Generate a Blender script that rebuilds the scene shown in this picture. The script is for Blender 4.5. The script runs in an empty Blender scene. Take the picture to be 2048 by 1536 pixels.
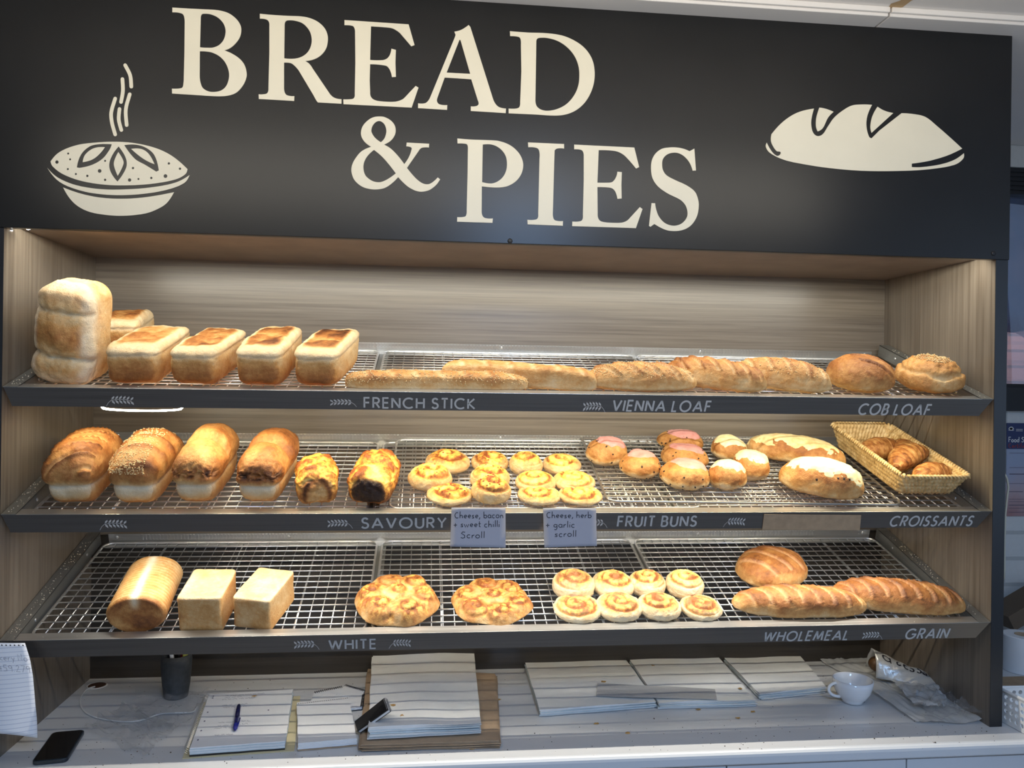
import bpy, math, random
import numpy as np
from mathutils import Vector, Matrix, noise as mnoise

PI = math.pi
R = math.radians
SC = bpy.context.scene
COL = SC.collection

# ------------------------------------------------------------------ camera
CAM = Vector((0.8532, -1.7104, 1.6723)); YAW, PIT, ROL, FPX = 0.1056, 0.0007, 0.0138, 1598.063
_c, _s = math.cos(YAW), math.sin(YAW)
FWD = Vector((_s*math.cos(PIT), _c*math.cos(PIT), math.sin(PIT)))
_r = Vector((_c, -_s, 0)); _u = _r.cross(FWD)
RGT = _r*math.cos(ROL) + _u*math.sin(ROL)
UPV = -_r*math.sin(ROL) + _u*math.cos(ROL)
cd = bpy.data.cameras.new('camera'); cam = bpy.data.objects.new('camera', cd); COL.objects.link(cam)
cd.sensor_width = 36; cd.lens = FPX/2048*36; cd.clip_start = 0.05
cam.matrix_world = Matrix(((RGT.x, UPV.x, -FWD.x, CAM.x), (RGT.y, UPV.y, -FWD.y, CAM.y), (RGT.z, UPV.z, -FWD.z, CAM.z), (0, 0, 0, 1)))
SC.camera = cam
SC.view_settings.view_transform = 'Standard'; SC.view_settings.look = 'None'
SC.view_settings.exposure = 0.0; SC.view_settings.gamma = 1; SC.view_settings.use_curve_mapping = False

# ------------------------------------------------------------------ dimensions (metres)
W = 2.15; D = 0.449; SIDE = 0.030
ZC = 0.90          # worktop
ZS = 1.9746        # bottom edge of the sign
ZT = 2.490         # top edge of the sign
ZSOF = ZS + 0.011
SHELF = {1: (1.6533, R(15.1)), 2: (1.3955, R(17.3)), 3: (1.1377+.003, R(16.6))}   # front edge height, slope
YW = 0.75          # room wall behind

# ------------------------------------------------------------------ world and lights
wd = bpy.data.worlds.new('world'); SC.world = wd; wd.use_nodes = True
wd.node_tree.nodes['Background'].inputs[0].default_value = (0.55, 0.70, 1.0, 1)
wd.node_tree.nodes['Background'].inputs[1].default_value = 0.5

def area(name, loc, rot, sx, sy, watts, col, spread=PI):
    l = bpy.data.lights.new(name, 'AREA'); l.shape = 'RECTANGLE'; l.size = sx; l.size_y = sy
    l.energy = watts; l.color = col; l.spread = spread
    o = bpy.data.objects.new(name, l); COL.objects.link(o); o.location = loc; o.rotation_euler = rot
    return o
# LED strips tucked behind the sign and behind the fronts of the two upper shelves
area('led_light', (W/2, 0.030, ZS+0.013), (R(34), 0, 0), W-.06, 0.006, 8.5, (1.0, 0.97, 0.84))
area('led_light', (W/2, 0.031, SHELF[1][0]-0.0385), (R(12), 0, 0), W-.20, 0.0028, 6.5, (1.0, 0.86, 0.56))
area('led_light', (W/2, 0.031, SHELF[2][0]-0.0385), (R(8), 0, 0), W-.34, 0.0028, 6.2, (1.0, 0.93, 0.80))
# fluorescent batten on the shop ceiling, cool ceiling panel further back, daylight from the shop windows
area('batten_light', (0.95, -0.75, 2.29), (R(112), 0, 0), 2.3, 0.25, 7.8, (1.0, 0.92, 0.78))
area('panel_light', (1.32, -2.40, 2.47), (0, 0, 0), 0.28, 0.9, 44.0, (0.34, 0.58, 1.0))
area('window_daylight', (3.9, -2.7, 1.65), (0, R(90), 0), 1.5, 2.4, 11.0, (0.52, 0.72, 1.0))
area('shopfront_light', (1.0, -4.3, 1.35), (R(90), 0, 0), 4.4, 1.6, 10.0, (1.0, 0.94, 0.84))

# ------------------------------------------------------------------ helpers
def ray(px, py):
    return FWD + RGT*((px-1024)/FPX) - UPV*((py-768)/FPX)
def aty(px, py, y):
    d = ray(px, py); return CAM + d*((y-CAM.y)/d.y)
def atz(px, py, z):
    d = ray(px, py); return CAM + d*((z-CAM.z)/d.z)
def atx(px, py, x):
    d = ray(px, py); return CAM + d*((x-CAM.x)/d.x)
def smat(s):
    z, t = SHELF[s]
    return Matrix.Translation((0, 0, z)) @ Matrix.Rotation(t, 4, 'X')
def onsh(px, py, s, n=0.0):
    """pixel -> (x, u) on the plane of shelf s, n above it"""
    M = smat(s); Mi = M.inverted(); c = Mi @ CAM; d = Mi.to_3x3() @ ray(px, py)
    p = c + d*((n-c.z)/d.z); return p.x, p.y

def link(name, me, mats=None, parent=None, smooth=False, label=None, cat=None, group=None, kind=None):
    o = bpy.data.objects.new(name, me); COL.objects.link(o)
    if mats is not None:
        if not isinstance(mats, (list, tuple)): mats = [mats]
        for m in mats: me.materials.append(m)
    if smooth:
        me.polygons.foreach_set('use_smooth', [True]*len(me.polygons))
    if parent: o.parent = parent
    tag(o, label, cat, group, kind)
    return o
def tag(o, label=None, cat=None, group=None, kind=None):
    if label: o['label'] = label
    if cat: o['category'] = cat
    if group: o['group'] = group
    if kind: o['kind'] = kind
    return o
def empty(name, M, label=None, cat=None, group=None):
    o = bpy.data.objects.new(name, None); COL.objects.link(o); o.empty_display_size = .02
    if isinstance(M, Matrix): o.matrix_world = M
    else: o.location = M
    return tag(o, label, cat, group)

class MB:
    """collects simple solids into one mesh"""
    def __init__(s): s.v = []; s.f = []; s.mi = []
    def add(s, vs, fs, mi=0):
        b = len(s.v); s.v += [tuple(v) for v in vs]; s.f += [tuple(b+i for i in f) for f in fs]; s.mi += [mi]*len(fs); return s
    def box(s, x0, x1, y0, y1, z0, z1, mi=0):
        vs = [(x, y, z) for x in (x0, x1) for y in (y0, y1) for z in (z0, z1)]
        return s.add(vs, [(0, 1, 3, 2), (4, 6, 7, 5), (0, 4, 5, 1), (2, 3, 7, 6), (0, 2, 6, 4), (1, 5, 7, 3)], mi)
    def prism(s, poly, z0, z1, mi=0):
        n = len(poly)
        a = sum(poly[i][0]*poly[(i+1) % n][1]-poly[(i+1) % n][0]*poly[i][1] for i in range(n))
        if a < 0: poly = poly[::-1]
        vs = [(p[0], p[1], z0) for p in poly]+[(p[0], p[1], z1) for p in poly]
        return s.add(vs, [tuple(range(n-1, -1, -1)), tuple(range(n, 2*n))]+[(i, (i+1) % n, n+(i+1) % n, n+i) for i in range(n)], mi)
    def extr(s, prof, x0, x1, mi=0, cap=True):
        """profile in (y,z) swept along x"""
        n = len(prof)
        vs = [(x0, p[0], p[1]) for p in prof]+[(x1, p[0], p[1]) for p in prof]
        fs = [(i, (i+1) % n, n+(i+1) % n, n+i) for i in range(n)]
        if cap: fs += [tuple(range(n)), tuple(range(2*n-1, n-1, -1))]
        return s.add(vs, fs, mi)
    def tube(s, pts, r, seg=8, closed=False, cap=True, mi=0, rads=None):
        pts = [Vector(p) for p in pts]; n = len(pts); rings = []
        up = Vector((0, 0, 1)); prev = None
        for i, p in enumerate(pts):
            if closed: t = pts[(i+1) % n]-pts[i-1]
            else: t = pts[min(i+1, n-1)]-pts[max(i-1, 0)]
            t.normalize()
            if prev is None:
                a = up if abs(t.z) < .9 else Vector((1, 0, 0)); nx = t.cross(a).normalized()
            else:
                nx = (prev - t*prev.dot(t)).normalized()
            prev = nx; ny = t.cross(nx); rr = rads[i] if rads else r
            rings.append([p+(nx*math.cos(2*PI*k/seg)+ny*math.sin(2*PI*k/seg))*rr for k in range(seg)])
        b = [v for q in rings for v in q]; fs = []
        m = n if closed else n-1
        for i in range(m):
            j = (i+1) % n
            for k in range(seg):
                l = (k+1) % seg; fs.append((i*seg+k, i*seg+l, j*seg+l, j*seg+k))
        if cap and not closed:
            fs.append(tuple(range(seg-1, -1, -1))); fs.append(tuple((n-1)*seg+k for k in range(seg)))
        return s.add(b, fs, mi)
    def lathe(s, prof, cx, cy, seg=32, mi=0):
        vs = []; fs = []; n = len(prof)
        for r, z in prof:
            for k in range(seg):
                a = 2*PI*k/seg; vs.append((cx+r*math.cos(a), cy+r*math.sin(a), z))
        for i in range(n-1):
            for k in range(seg):
                l = (k+1) % seg; fs.append((i*seg+k, i*seg+l, (i+1)*seg+l, (i+1)*seg+k))
        return s.add(vs, fs, mi)
    def ball(s, c, rx, ry, rz, seg=8, rings=5, mi=0, rot=None):
        vs = [Vector((0, 0, -1))]; fs = []
        for i in range(1, rings):
            f = -PI/2+PI*i/rings
            for k in range(seg):
                a = 2*PI*k/seg; vs.append(Vector((math.cos(f)*math.cos(a), math.cos(f)*math.sin(a), math.sin(f))))
        vs.append(Vector((0, 0, 1))); t = len(vs)-1
        for k in range(seg):
            l = (k+1) % seg; fs.append((0, 1+l, 1+k)); fs.append((t, t-seg+k, t-seg+l))
        for i in range(rings-2):
            for k in range(seg):
                l = (k+1) % seg; fs.append((1+i*seg+k, 1+i*seg+l, 1+(i+1)*seg+l, 1+(i+1)*seg+k))
        o = []
        for v in vs:
            v = Vector((v.x*rx, v.y*ry, v.z*rz))
            if rot: v = rot @ v
            o.append(v+Vector(c))
        return s.add(o, fs, mi)
    def mesh(s, name, bevel=0):
        me = bpy.data.meshes.new(name); me.from_pydata(s.v, [], s.f); me.polygons.foreach_set('material_index', s.mi); me.update()
        return me
    def build(s, name, mats, parent=None, smooth=False, bevel=0, **k):
        o = link(name, s.mesh(name), mats, parent, smooth, **k)
        if bevel:
            b = o.modifiers.new('bevel', 'BEVEL'); b.width = bevel; b.segments = 2; b.limit_method = 'ANGLE'; b.angle_limit = R(40)
        return o

# ------------------------------------------------------------------ materials
MATS = {}
def newmat(name):
    m = bpy.data.materials.new(name); m.use_nodes = True; nt = m.node_tree; b = nt.nodes['Principled BSDF']; MATS[name] = m
    return m, nt, b
def nd(nt, typ, **k):
    n = nt.nodes.new(typ)
    for a, v in k.items():
        if a in n.inputs.keys(): n.inputs[a].default_value = v
        else: setattr(n, a, v)
    return n
def ramp(nt, fac, stops):
    r = nt.nodes.new('ShaderNodeValToRGB'); e = r.color_ramp.elements
    while len(e) < len(stops): e.new(.5)
    for x, (p, c) in zip(e, stops): x.position = p; x.color = (*c, 1) if len(c) == 3 else c
    nt.links.new(fac, r.inputs[0]); return r
def mixc(nt, fac, a, b, mode='MIX'):
    m = nt.nodes.new('ShaderNodeMix'); m.data_type = 'RGBA'; m.blend_type = mode
    for s, v in ((0, fac), (6, a), (7, b)):
        if isinstance(v, (int, float)): m.inputs[s].default_value = v
        elif isinstance(v, tuple): m.inputs[s].default_value = (*v, 1)
        else: nt.links.new(v, m.inputs[s])
    return m.outputs[2]
def mathn(nt, op, a, b=0.0, clamp=False):
    m = nt.nodes.new('ShaderNodeMath'); m.operation = op; m.use_clamp = clamp
    for s, v in ((0, a), (1, b)):
        if isinstance(v, (int, float)): m.inputs[s].default_value = v
        else: nt.links.new(v, m.inputs[s])
    return m.outputs[0]
def objco(nt, scale=(1, 1, 1), rot=(0, 0, 0), src='Object'):
    t = nt.nodes.new('ShaderNodeTexCoord'); mp = nt.nodes.new('ShaderNodeMapping'); mp.inputs['Scale'].default_value = scale; mp.inputs['Rotation'].default_value = rot
    nt.links.new(t.outputs[src], mp.inputs[0]); return mp.outputs[0]
def noi(nt, vec, scale, detail=4, rough=.55, out='Fac'):
    n = nt.nodes.new('ShaderNodeTexNoise'); n.inputs['Scale'].default_value = scale; n.inputs['Detail'].default_value = detail; n.inputs['Roughness'].default_value = rough
    nt.links.new(vec, n.inputs['Vector']); return n.outputs[out]
def bump(nt, b, h, strength=.3, dist=.001):
    n = nt.nodes.new('ShaderNodeBump'); n.inputs['Strength'].default_value = strength; n.inputs['Distance'].default_value = dist
    nt.links.new(h, n.inputs['Height']); nt.links.new(n.outputs[0], b.inputs['Normal']); return n
def plain(name, col, rough=.5, metal=0, spec=.5, var=0.0, vscale=30, bmp=0, bscale=200):
    m, nt, b = newmat(name)
    b.inputs['Base Color'].default_value = (*col, 1); b.inputs['Roughness'].default_value = rough; b.inputs['Metallic'].default_value = metal
    b.inputs['Specular IOR Level'].default_value = spec
    co = objco(nt)
    if var:
        f = noi(nt, co, vscale)
        c = ramp(nt, f, [(.3, tuple(x*(1-var) for x in col)), (.7, tuple(min(1, x*(1+var)) for x in col))])
        nt.links.new(c.outputs[0], b.inputs['Base Color'])
    if bmp: bump(nt, b, noi(nt, co, bscale), bmp)
    return m
def emis(name, col, st):
    m, nt, b = newmat(name); b.inputs['Emission Color'].default_value = (*col, 1); b.inputs['Emission Strength'].default_value = st; b.inputs['Base Color'].default_value = (*col, 1); return m

def wood(name, axis, dk=1.0):
    m, nt, b = newmat(name)
    sc = {'x': (1.6, 60, 60), 'z': (60, 60, 1.6)}[axis]
    co = objco(nt, sc); f = noi(nt, co, 1.6, 5, .6)
    sc2 = {'x': (3, 260, 260), 'z': (260, 260, 3)}[axis]
    f2 = noi(nt, objco(nt, sc2), 1.0, 2, .5)
    f3 = noi(nt, objco(nt, tuple(q*.12 for q in sc)), 1.6, 3, .5)
    s = mathn(nt, 'ADD', mathn(nt, 'MULTIPLY', f, .5), mathn(nt, 'ADD', mathn(nt, 'MULTIPLY', f2, .25), mathn(nt, 'MULTIPLY', f3, .25)))
    r = ramp(nt, s, [(.36, (.100*dk, .078*dk, .058*dk)), (.48, (.150*dk, .122*dk, .094*dk)), (.62, (.205*dk, .172*dk, .135*dk))])
    nt.links.new(r.outputs[0], b.inputs['Base Color']); b.inputs['Roughness'].default_value = .30; b.inputs['Specular IOR Level'].default_value = .6
    bump(nt, b, s, .12, .0006)
    return m
M_WX = wood('oak_laminate_horizontal', 'x'); M_WZ = wood('oak_laminate_vertical', 'z')
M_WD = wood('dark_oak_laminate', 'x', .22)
M_SOF = plain('soffit_laminate', (.20, .160, .132), .45, var=.15, vscale=12)
def signmat():
    m, nt, b = newmat('charcoal_panel')
    co = objco(nt); f = noi(nt, co, 6, 6)
    r = ramp(nt, f, [(.35, (.008, .0085, .0095)), (.7, (.011, .0115, .0125))]); nt.links.new(r.outputs[0], b.inputs['Base Color'])
    b.inputs['Roughness'].default_value = .30; b.inputs['Specular IOR Level'].default_value = .38
    return m
M_SIGN = signmat()
M_EDGE = plain('black_edge', (.012, .014, .018), .35)
M_CREAM = plain('cream_lettering', (.80, .75, .60), .42, var=.03, vscale=8, spec=.4)
def brushed(name, col, rough, metal=1.0, axis='x'):
    m, nt, b = newmat(name)
    co = objco(nt, (3, 500, 500) if axis == 'x' else (500, 3, 500)); f = noi(nt, co, 1.0, 3)
    r = ramp(nt, f, [(.3, tuple(x*.86 for x in col)), (.7, tuple(min(1, x*1.1) for x in col))]); nt.links.new(r.outputs[0], b.inputs['Base Color'])
    b.inputs['Metallic'].default_value = metal; rr = ramp(nt, f, [(.3, (rough*.85,)*3), (.7, (rough*1.2,)*3)]); nt.links.new(rr.outputs[0], b.inputs['Roughness'])
    bump(nt, b, f, .08, .0003)
    return m
M_FASC = brushed('brushed_steel_front', (.17, .155, .14), .36, .85)
M_STEEL = brushed('brushed_steel_tray', (.62, .62, .61), .33, .9)
M_SIDE = brushed('dull_steel_side', (.32, .32, .30), .42, .8, 'y')
M_WIRE = plain('chromed_wire', (.80, .80, .79), .28, metal=.9)
M_DWIRE = plain('worn_wire', (.42, .40, .37), .35, metal=.9)
M_LET = plain('frosted_lettering', (.46, .45, .43), .6)
M_LEAF = plain('frosted_wheat', (.50, .48, .45), .6)
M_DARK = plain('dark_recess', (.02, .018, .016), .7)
M_PAPER = plain('white_paper', (.78, .79, .80), .8, var=.03, vscale=12, bmp=.1, bscale=60)
M_BAGP = plain('white_bag_paper', (.74, .75, .74), .75, var=.04, vscale=20, bmp=.25, bscale=40)
M_BLUEP = plain('pale_blue_paper_edge', (.58, .66, .69), .8, var=.08, vscale=60)
M_KRAFT = plain('kraft_paper', (.40, .29, .19), .8, var=.10, vscale=30, bmp=.2, bscale=90)
M_INK = plain('black_ink', (.012, .012, .02), .5)
M_BLUEI = plain('blue_pen_plastic', (.012, .02, .22), .25)
M_BLACK = plain('black_cover', (.012, .012, .014), .45)
M_PHONE = plain('phone_glass', (.003, .003, .004), .06); M_PHB = plain('phone_case', (.015, .022, .03), .3)
M_CERAM = plain('white_ceramic', (.78, .79, .80), .12)
M_CUPG = plain('charcoal_tumbler', (.045, .05, .055), .6, var=.25, vscale=90)
M_WHITE = plain('white_paint', (.72, .72, .71), .6, var=.03, vscale=4)
M_PLW = plain('white_plastic', (.75, .76, .76), .4)
M_CARD = plain('brown_card', (.36, .25, .15), .8, var=.12, vscale=60)
M_GREY = plain('grey_metal', (.35, .34, .33), .4, metal=.5)
def film():
    m, nt, b = newmat('clear_film'); nt.nodes.remove(b)
    out = nt.nodes['Material Output']; tr = nd(nt, 'ShaderNodeBsdfTransparent'); tr.inputs[0].default_value = (.985, .99, .99, 1)
    gl = nd(nt, 'ShaderNodeBsdfGlossy'); gl.inputs['Roughness'].default_value = .12; gl.inputs[0].default_value = (.9, .92, .95, 1)
    df = nd(nt, 'ShaderNodeBsdfDiffuse'); df.inputs[0].default_value = (.75, .77, .8, 1)
    fr = nd(nt, 'ShaderNodeFresnel'); fr.inputs[0].default_value = 1.5
    co = objco(nt); f = noi(nt, co, 38, 5, .6)
    bp = nd(nt, 'ShaderNodeBump'); bp.inputs['Strength'].default_value = .5; bp.inputs['Distance'].default_value = .005; nt.links.new(f, bp.inputs['Height'])
    nt.links.new(bp.outputs[0], gl.inputs['Normal'])
    m1 = nd(nt, 'ShaderNodeMixShader'); m1.inputs[0].default_value = .12; nt.links.new(tr.outputs[0], m1.inputs[1]); nt.links.new(df.outputs[0], m1.inputs[2])
    m2 = nd(nt, 'ShaderNodeMixShader'); m2.inputs[0].default_value = .13; nt.links.new(m1.outputs[0], m2.inputs[1]); nt.links.new(gl.outputs[0], m2.inputs[2])
    nt.links.new(m2.outputs[0], out.inputs[0]); return m
M_FILM = film()
def milky():
    m, nt, b = newmat('milky_film')
    b.inputs['Base Color'].default_value = (.70, .71, .70, 1); b.inputs['Roughness'].default_value = .25; b.inputs['Alpha'].default_value = .72
    bump(nt, b, noi(nt, objco(nt), 30, 4), .6, .004); return m
M_MILK = milky()
def brick(name, c1, c2, mort, bw, bh, ms):
    m, nt, b = newmat(name); t = nt.nodes.new('ShaderNodeTexBrick')
    co = objco(nt, (1, 1, 1), (R(-90), 0, 0)); nt.links.new(co, t.inputs[0])
    for k, v in (('Color1', (*c1, 1)), ('Color2', (*c2, 1)), ('Mortar', (*mort, 1)), ('Scale', 1.0), ('Brick Width', bw), ('Row Height', bh), ('Mortar Size', ms), ('Mortar Smooth', .1)): t.inputs[k].default_value = v
    f = noi(nt, objco(nt), 60, 5); c = mixc(nt, mathn(nt, 'MULTIPLY', f, .35), t.outputs[0], tuple(x*.6 for x in c1)); nt.links.new(c, b.inputs['Base Color']); b.inputs['Roughness'].default_value = .6
    bump(nt, b, mathn(nt, 'SUBTRACT', mathn(nt, 'MULTIPLY', f, .3), t.outputs['Fac']), .6, .004); return m
M_BRW = brick('white_painted_brick', (.62, .65, .66), (.58, .61, .62), (.42, .45, .46), .24, .086, .006)
M_BRR = brick('red_brick', (.36, .17, .13), (.28, .14, .12), (.10, .08, .08), .24, .086, .008)

def crust():
    m, nt, b = newmat('bread_crust')
    def at(n):
        a = nt.nodes.new('ShaderNodeAttribute'); a.attribute_name = n; return a.outputs['Fac']
    co = objco(nt); n1 = noi(nt, co, 26, 5, .62); n2 = noi(nt, co, 140, 4, .6); n3 = noi(nt, co, 420, 3, .6)
    v = mathn(nt, 'ADD', at('bake'), mathn(nt, 'ADD', mathn(nt, 'MULTIPLY', mathn(nt, 'SUBTRACT', n1, .5), .40), mathn(nt, 'MULTIPLY', mathn(nt, 'SUBTRACT', n2, .5), .30)), True)
    r = ramp(nt, v, [(0, (.72, .58, .37)), (.18, (.66, .45, .22)), (.38, (.54, .28, .09)), (.58, (.34, .13, .033)), (.78, (.15, .048, .013)), (1, (.03, .012, .006))])
    # cheese: molten gold to browned
    c = mathn(nt, 'ADD', at('cheesebake'), mathn(nt, 'ADD', mathn(nt, 'MULTIPLY', mathn(nt, 'SUBTRACT', n2, .5), .9), mathn(nt, 'MULTIPLY', mathn(nt, 'SUBTRACT', n1, .5), .5)), True)
    rc = ramp(nt, c, [(0, (.90, .66, .22)), (.35, (.86, .50, .10)), (.6, (.62, .26, .045)), (.85, (.26, .07, .015))])
    col = mixc(nt, at('cheese'), r.outputs[0], rc.outputs[0])
    fl = mathn(nt, 'MULTIPLY', at('flour'), mathn(nt, 'ADD', .45, n2), True)
    col = mixc(nt, fl, col, (.72, .66, .54))
    nt.links.new(col, b.inputs['Base Color']); b.inputs['Roughness'].default_value = .52; b.inputs['Specular IOR Level'].default_value = .35
    h = mathn(nt, 'ADD', mathn(nt, 'MULTIPLY', n2, .7), mathn(nt, 'MULTIPLY', n3, .35))
    bump(nt, b, h, .85, .0030)
    return m
M_CRUST = crust()
def icing(name, c1, c2):
    m, nt, b = newmat(name); f = noi(nt, objco(nt), 45, 4); r = ramp(nt, f, [(.35, c2), (.55, c1)]); nt.links.new(r.outputs[0], b.inputs['Base Color'])
    b.inputs['Roughness'].default_value = .38; bump(nt, b, noi(nt, objco(nt), 80, 3), .25, .002); return m
M_PINK = icing('pink_icing', (.66, .30, .27), (.54, .23, .20)); M_YEL = icing('cream_icing', (.80, .73, .45), (.76, .62, .30)); M_YEL2 = icing('thin_glaze', (.80, .66, .34), (.66, .46, .20))
M_CURR = plain('currant', (.02, .008, .006), .4); M_SEED = plain('sesame', (.72, .52, .26), .5); M_BACON = plain('bacon_bits', (.42, .06, .03), .35)
def wick():
    m, nt, b = newmat('seagrass_weave'); f = noi(nt, objco(nt), 70, 4); r = ramp(nt, f, [(.3, (.40, .25, .09)), (.5, (.62, .42, .18)), (.72, (.78, .60, .32))])
    nt.links.new(r.outputs[0], b.inputs['Base Color']); b.inputs['Roughness'].default_value = .6; bump(nt, b, noi(nt, objco(nt), 300, 3), .4, .001); return m
M_WICK = wick()
def counter_mat():
    m, nt, b = newmat('worktop_laminate'); co = objco(nt)
    f = noi(nt, co, 260, 1, .4); r = ramp(nt, f, [(.13, (.30, .26, .20)), (.16, (.61, .62, .63))])
    r.color_ramp.interpolation = 'LINEAR'; nt.links.new(r.outputs[0], b.inputs['Base Color']); b.inputs['Roughness'].default_value = .28; return m
M_TOP = counter_mat()

# ------------------------------------------------------------------ flat outlines traced on a plane
def spl(txt):
    """'x,y x,y* ...' -> closed smooth contour; * marks a corner"""
    P = []; Cn = []
    for t in txt.split():
        c = t.endswith('*'); t = t.rstrip('*'); x, y = t.split(','); P.append(Vector((float(x), float(y)))); Cn.append(c)
    n = len(P); out = []
    for i in range(n):
        p1, p2 = P[i], P[(i+1) % n]; c1, c2 = Cn[i], Cn[(i+1) % n]
        if c1 and c2: out.append(p1); continue
        p0 = p1 if c1 else P[i-1]; p3 = p2 if c2 else P[(i+2) % n]
        L = (p2-p1).length
        def tan(a, b, m):
            d = b-a
            return d*(L/max(d.length, 1e-6))
        t1 = tan(p0, p2, 0) if not c1 else (p2-p1); t2 = tan(p1, p3, 0) if not c2 else (p2-p1)
        if c1: t1 = 2*(p2-p1)-t2 if (2*(p2-p1)-t2).length > 0 else t1; t1 = t1*.7+(p2-p1)*.3
        if c2: q = 2*(p2-p1)-t1; t2 = q*.7+(p2-p1)*.3
        for k in range(5):
            s = k/5; h1 = 2*s**3-3*s*s+1; h2 = s**3-2*s*s+s; h3 = -2*s**3+3*s*s; h4 = s**3-s*s
            out.append(p1*h1+t1*h2+p2*h3+t2*h4)
    return out
def outline(name, contours, fn, mat, parent, thick=.0012, label=None):
    """contours (pixel space) -> filled plate in the plane given by fn(px,py)->(x,z); faces -y"""
    cu = bpy.data.curves.new(name, 'CURVE'); cu.dimensions = '2D'; cu.fill_mode = 'BOTH'; cu.extrude = thick/2
    for c in contours:
        s = cu.splines.new('POLY'); s.points.add(len(c)-1); s.use_cyclic_u = True
        for i, p in enumerate(c):
            x, z = fn(p[0], p[1]); s.points[i].co = (x, z, 0, 1)
    t = bpy.data.objects.new('tmp', cu); COL.objects.link(t)
    dg = bpy.context.evaluated_depsgraph_get(); me = bpy.data.meshes.new_from_object(t.evaluated_get(dg))
    bpy.data.objects.remove(t); bpy.data.curves.remove(cu)
    me.name = name; o = link(name, me, mat, parent, label=label)
    return o
def circ(cx, cy, r, n=12): return [Vector((cx+r*math.cos(2*PI*i/n), cy+r*math.sin(2*PI*i/n))) for i in range(n)]

def ribbon(mb, pts, w, f=None, z=0.0):
    """flat stroke of width w through 2D pts; f maps (a,b)->3D"""
    pts = [Vector(p) for p in pts]; n = len(pts); L = []; Rr = []
    for i in range(n):
        d0 = (pts[i]-pts[i-1]).normalized() if i else (pts[1]-pts[0]).normalized()
        d1 = (pts[i+1]-pts[i]).normalized() if i < n-1 else d0
        m = d0+d1
        if m.length < .3: m = d1
        m.normalize(); nn = Vector((-m.y, m.x)); k = 1/max(.78, nn.dot(Vector((-d1.y, d1.x))))
        L.append(pts[i]+nn*w*.5*k); Rr.append(pts[i]-nn*w*.5*k)
    vs = [f(p.x, p.y) for p in L]+[f(p.x, p.y) for p in Rr]
    mb.add(vs, [(i, i+n, i+1+n, i+1) for i in range(n-1)])
def arc(cx, cy, rx, ry, a0, a1, n=10): return [(cx+rx*math.cos(R(a0+(a1-a0)*i/n)), cy+ry*math.sin(R(a0+(a1-a0)*i/n))) for i in range(n+1)]
CAPS = {
 'A': (.86, [[(0, 0), (.43, 1)], [(.43, 1), (.86, 0)], [(.16, .32), (.70, .32)]]),
 'B': (.55, [[(0, 0), (0, 1), (.22, 1)]+arc(.24, .76, .24, .24, 90, -90)+[(0, .52)], [(.22, .52)]+arc(.28, .26, .27, .26, 90, -90)+[(0, 0)]]),
 'C': (.86, [arc(.5, .5, .5, .5, 48, 312, 16)]),
 'E': (.48, [[(.48, 1), (0, 1), (0, 0), (.48, 0)], [(0, .52), (.45, .52)]]),
 'F': (.46, [[(.46, 1), (0, 1), (0, 0)], [(0, .52), (.43, .52)]]),
 'G': (.98, [arc(.5, .5, .5, .5, 45, 345, 18)+[(.98, .46), (.58, .46)]]),
 'H': (.66, [[(0, 0), (0, 1)], [(.66, 0), (.66, 1)], [(0, .53), (.66, .53)]]),
 'I': (.0, [[(0, 0), (0, 1)]]),
 'K': (.58, [[(0, 0), (0, 1)], [(.55, 1), (.05, .52), (.60, 0)]]),
 'L': (.42, [[(0, 1), (0, 0), (.42, 0)]]),
 'M': (.90, [[(0, 0), (.14, 1)], [(.14, 1), (.45, .12)], [(.45, .12), (.76, 1)], [(.76, 1), (.90, 0)]]),
 'N': (.68, [[(0, 0), (0, 1)], [(.02, .97), (.66, .03)], [(.68, 0), (.68, 1)]]),
 'O': (1.0, [arc(.5, .5, .5, .5, 0, 360, 22)]),
 'R': (.55, [[(0, 0), (0, 1), (.24, 1)]+arc(.26, .74, .26, .26, 90, -90)+[(0, .48)], [(.24, .48), (.55, 0)]]),
 'S': (.52, [arc(.27, .76, .23, .24, 25, 250, 10)+arc(.25, .26, .27, .26, 78, -155, 10)]),
 'T': (.56, [[(0, 1), (.56, 1)], [(.28, 1), (.28, 0)]]),
 'U': (.62, [[(0, 1), (0, .32)]+arc(.31, .32, .31, .32, 180, 360, 12)+[(.62, 1)]]),
 'V': (.76, [[(0, 1), (.38, 0)], [(.38, 0), (.76, 1)]]),
 'W': (1.12, [[(0, 1), (.28, 0)], [(.28, 0), (.56, .95)], [(.56, .95), (.84, 0)], [(.84, 0), (1.12, 1)]]),
 'Y': (.66, [[(0, 1), (.33, .48), (.66, 1)], [(.33, .48), (.33, 0)]]),
}
def word_caps(mb, txt, x0, x1, z0, h, f, slant=0.0, wt=.15):
    """fit txt between x0 and x1, baseline z0, cap height h"""
    gap = .34; sp = .42; tot = 0; adv = []
    for ch in txt:
        if ch == ' ': adv.append((None, tot)); tot += sp; continue
        adv.append((ch, tot)); tot += CAPS[ch][0]+gap
    tot -= gap; sx = (x1-x0-wt*h)/(tot+slant)
    for ch, a in adv:
        if ch is None: continue
        for st in CAPS[ch][1]:
            pts = [(x0+wt*h/2+(a+p[0]+slant*p[1])*sx, z0+wt*h/2+p[1]*(h-wt*h)) for p in st]
            ribbon(mb, pts, wt*h, f)
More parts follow.
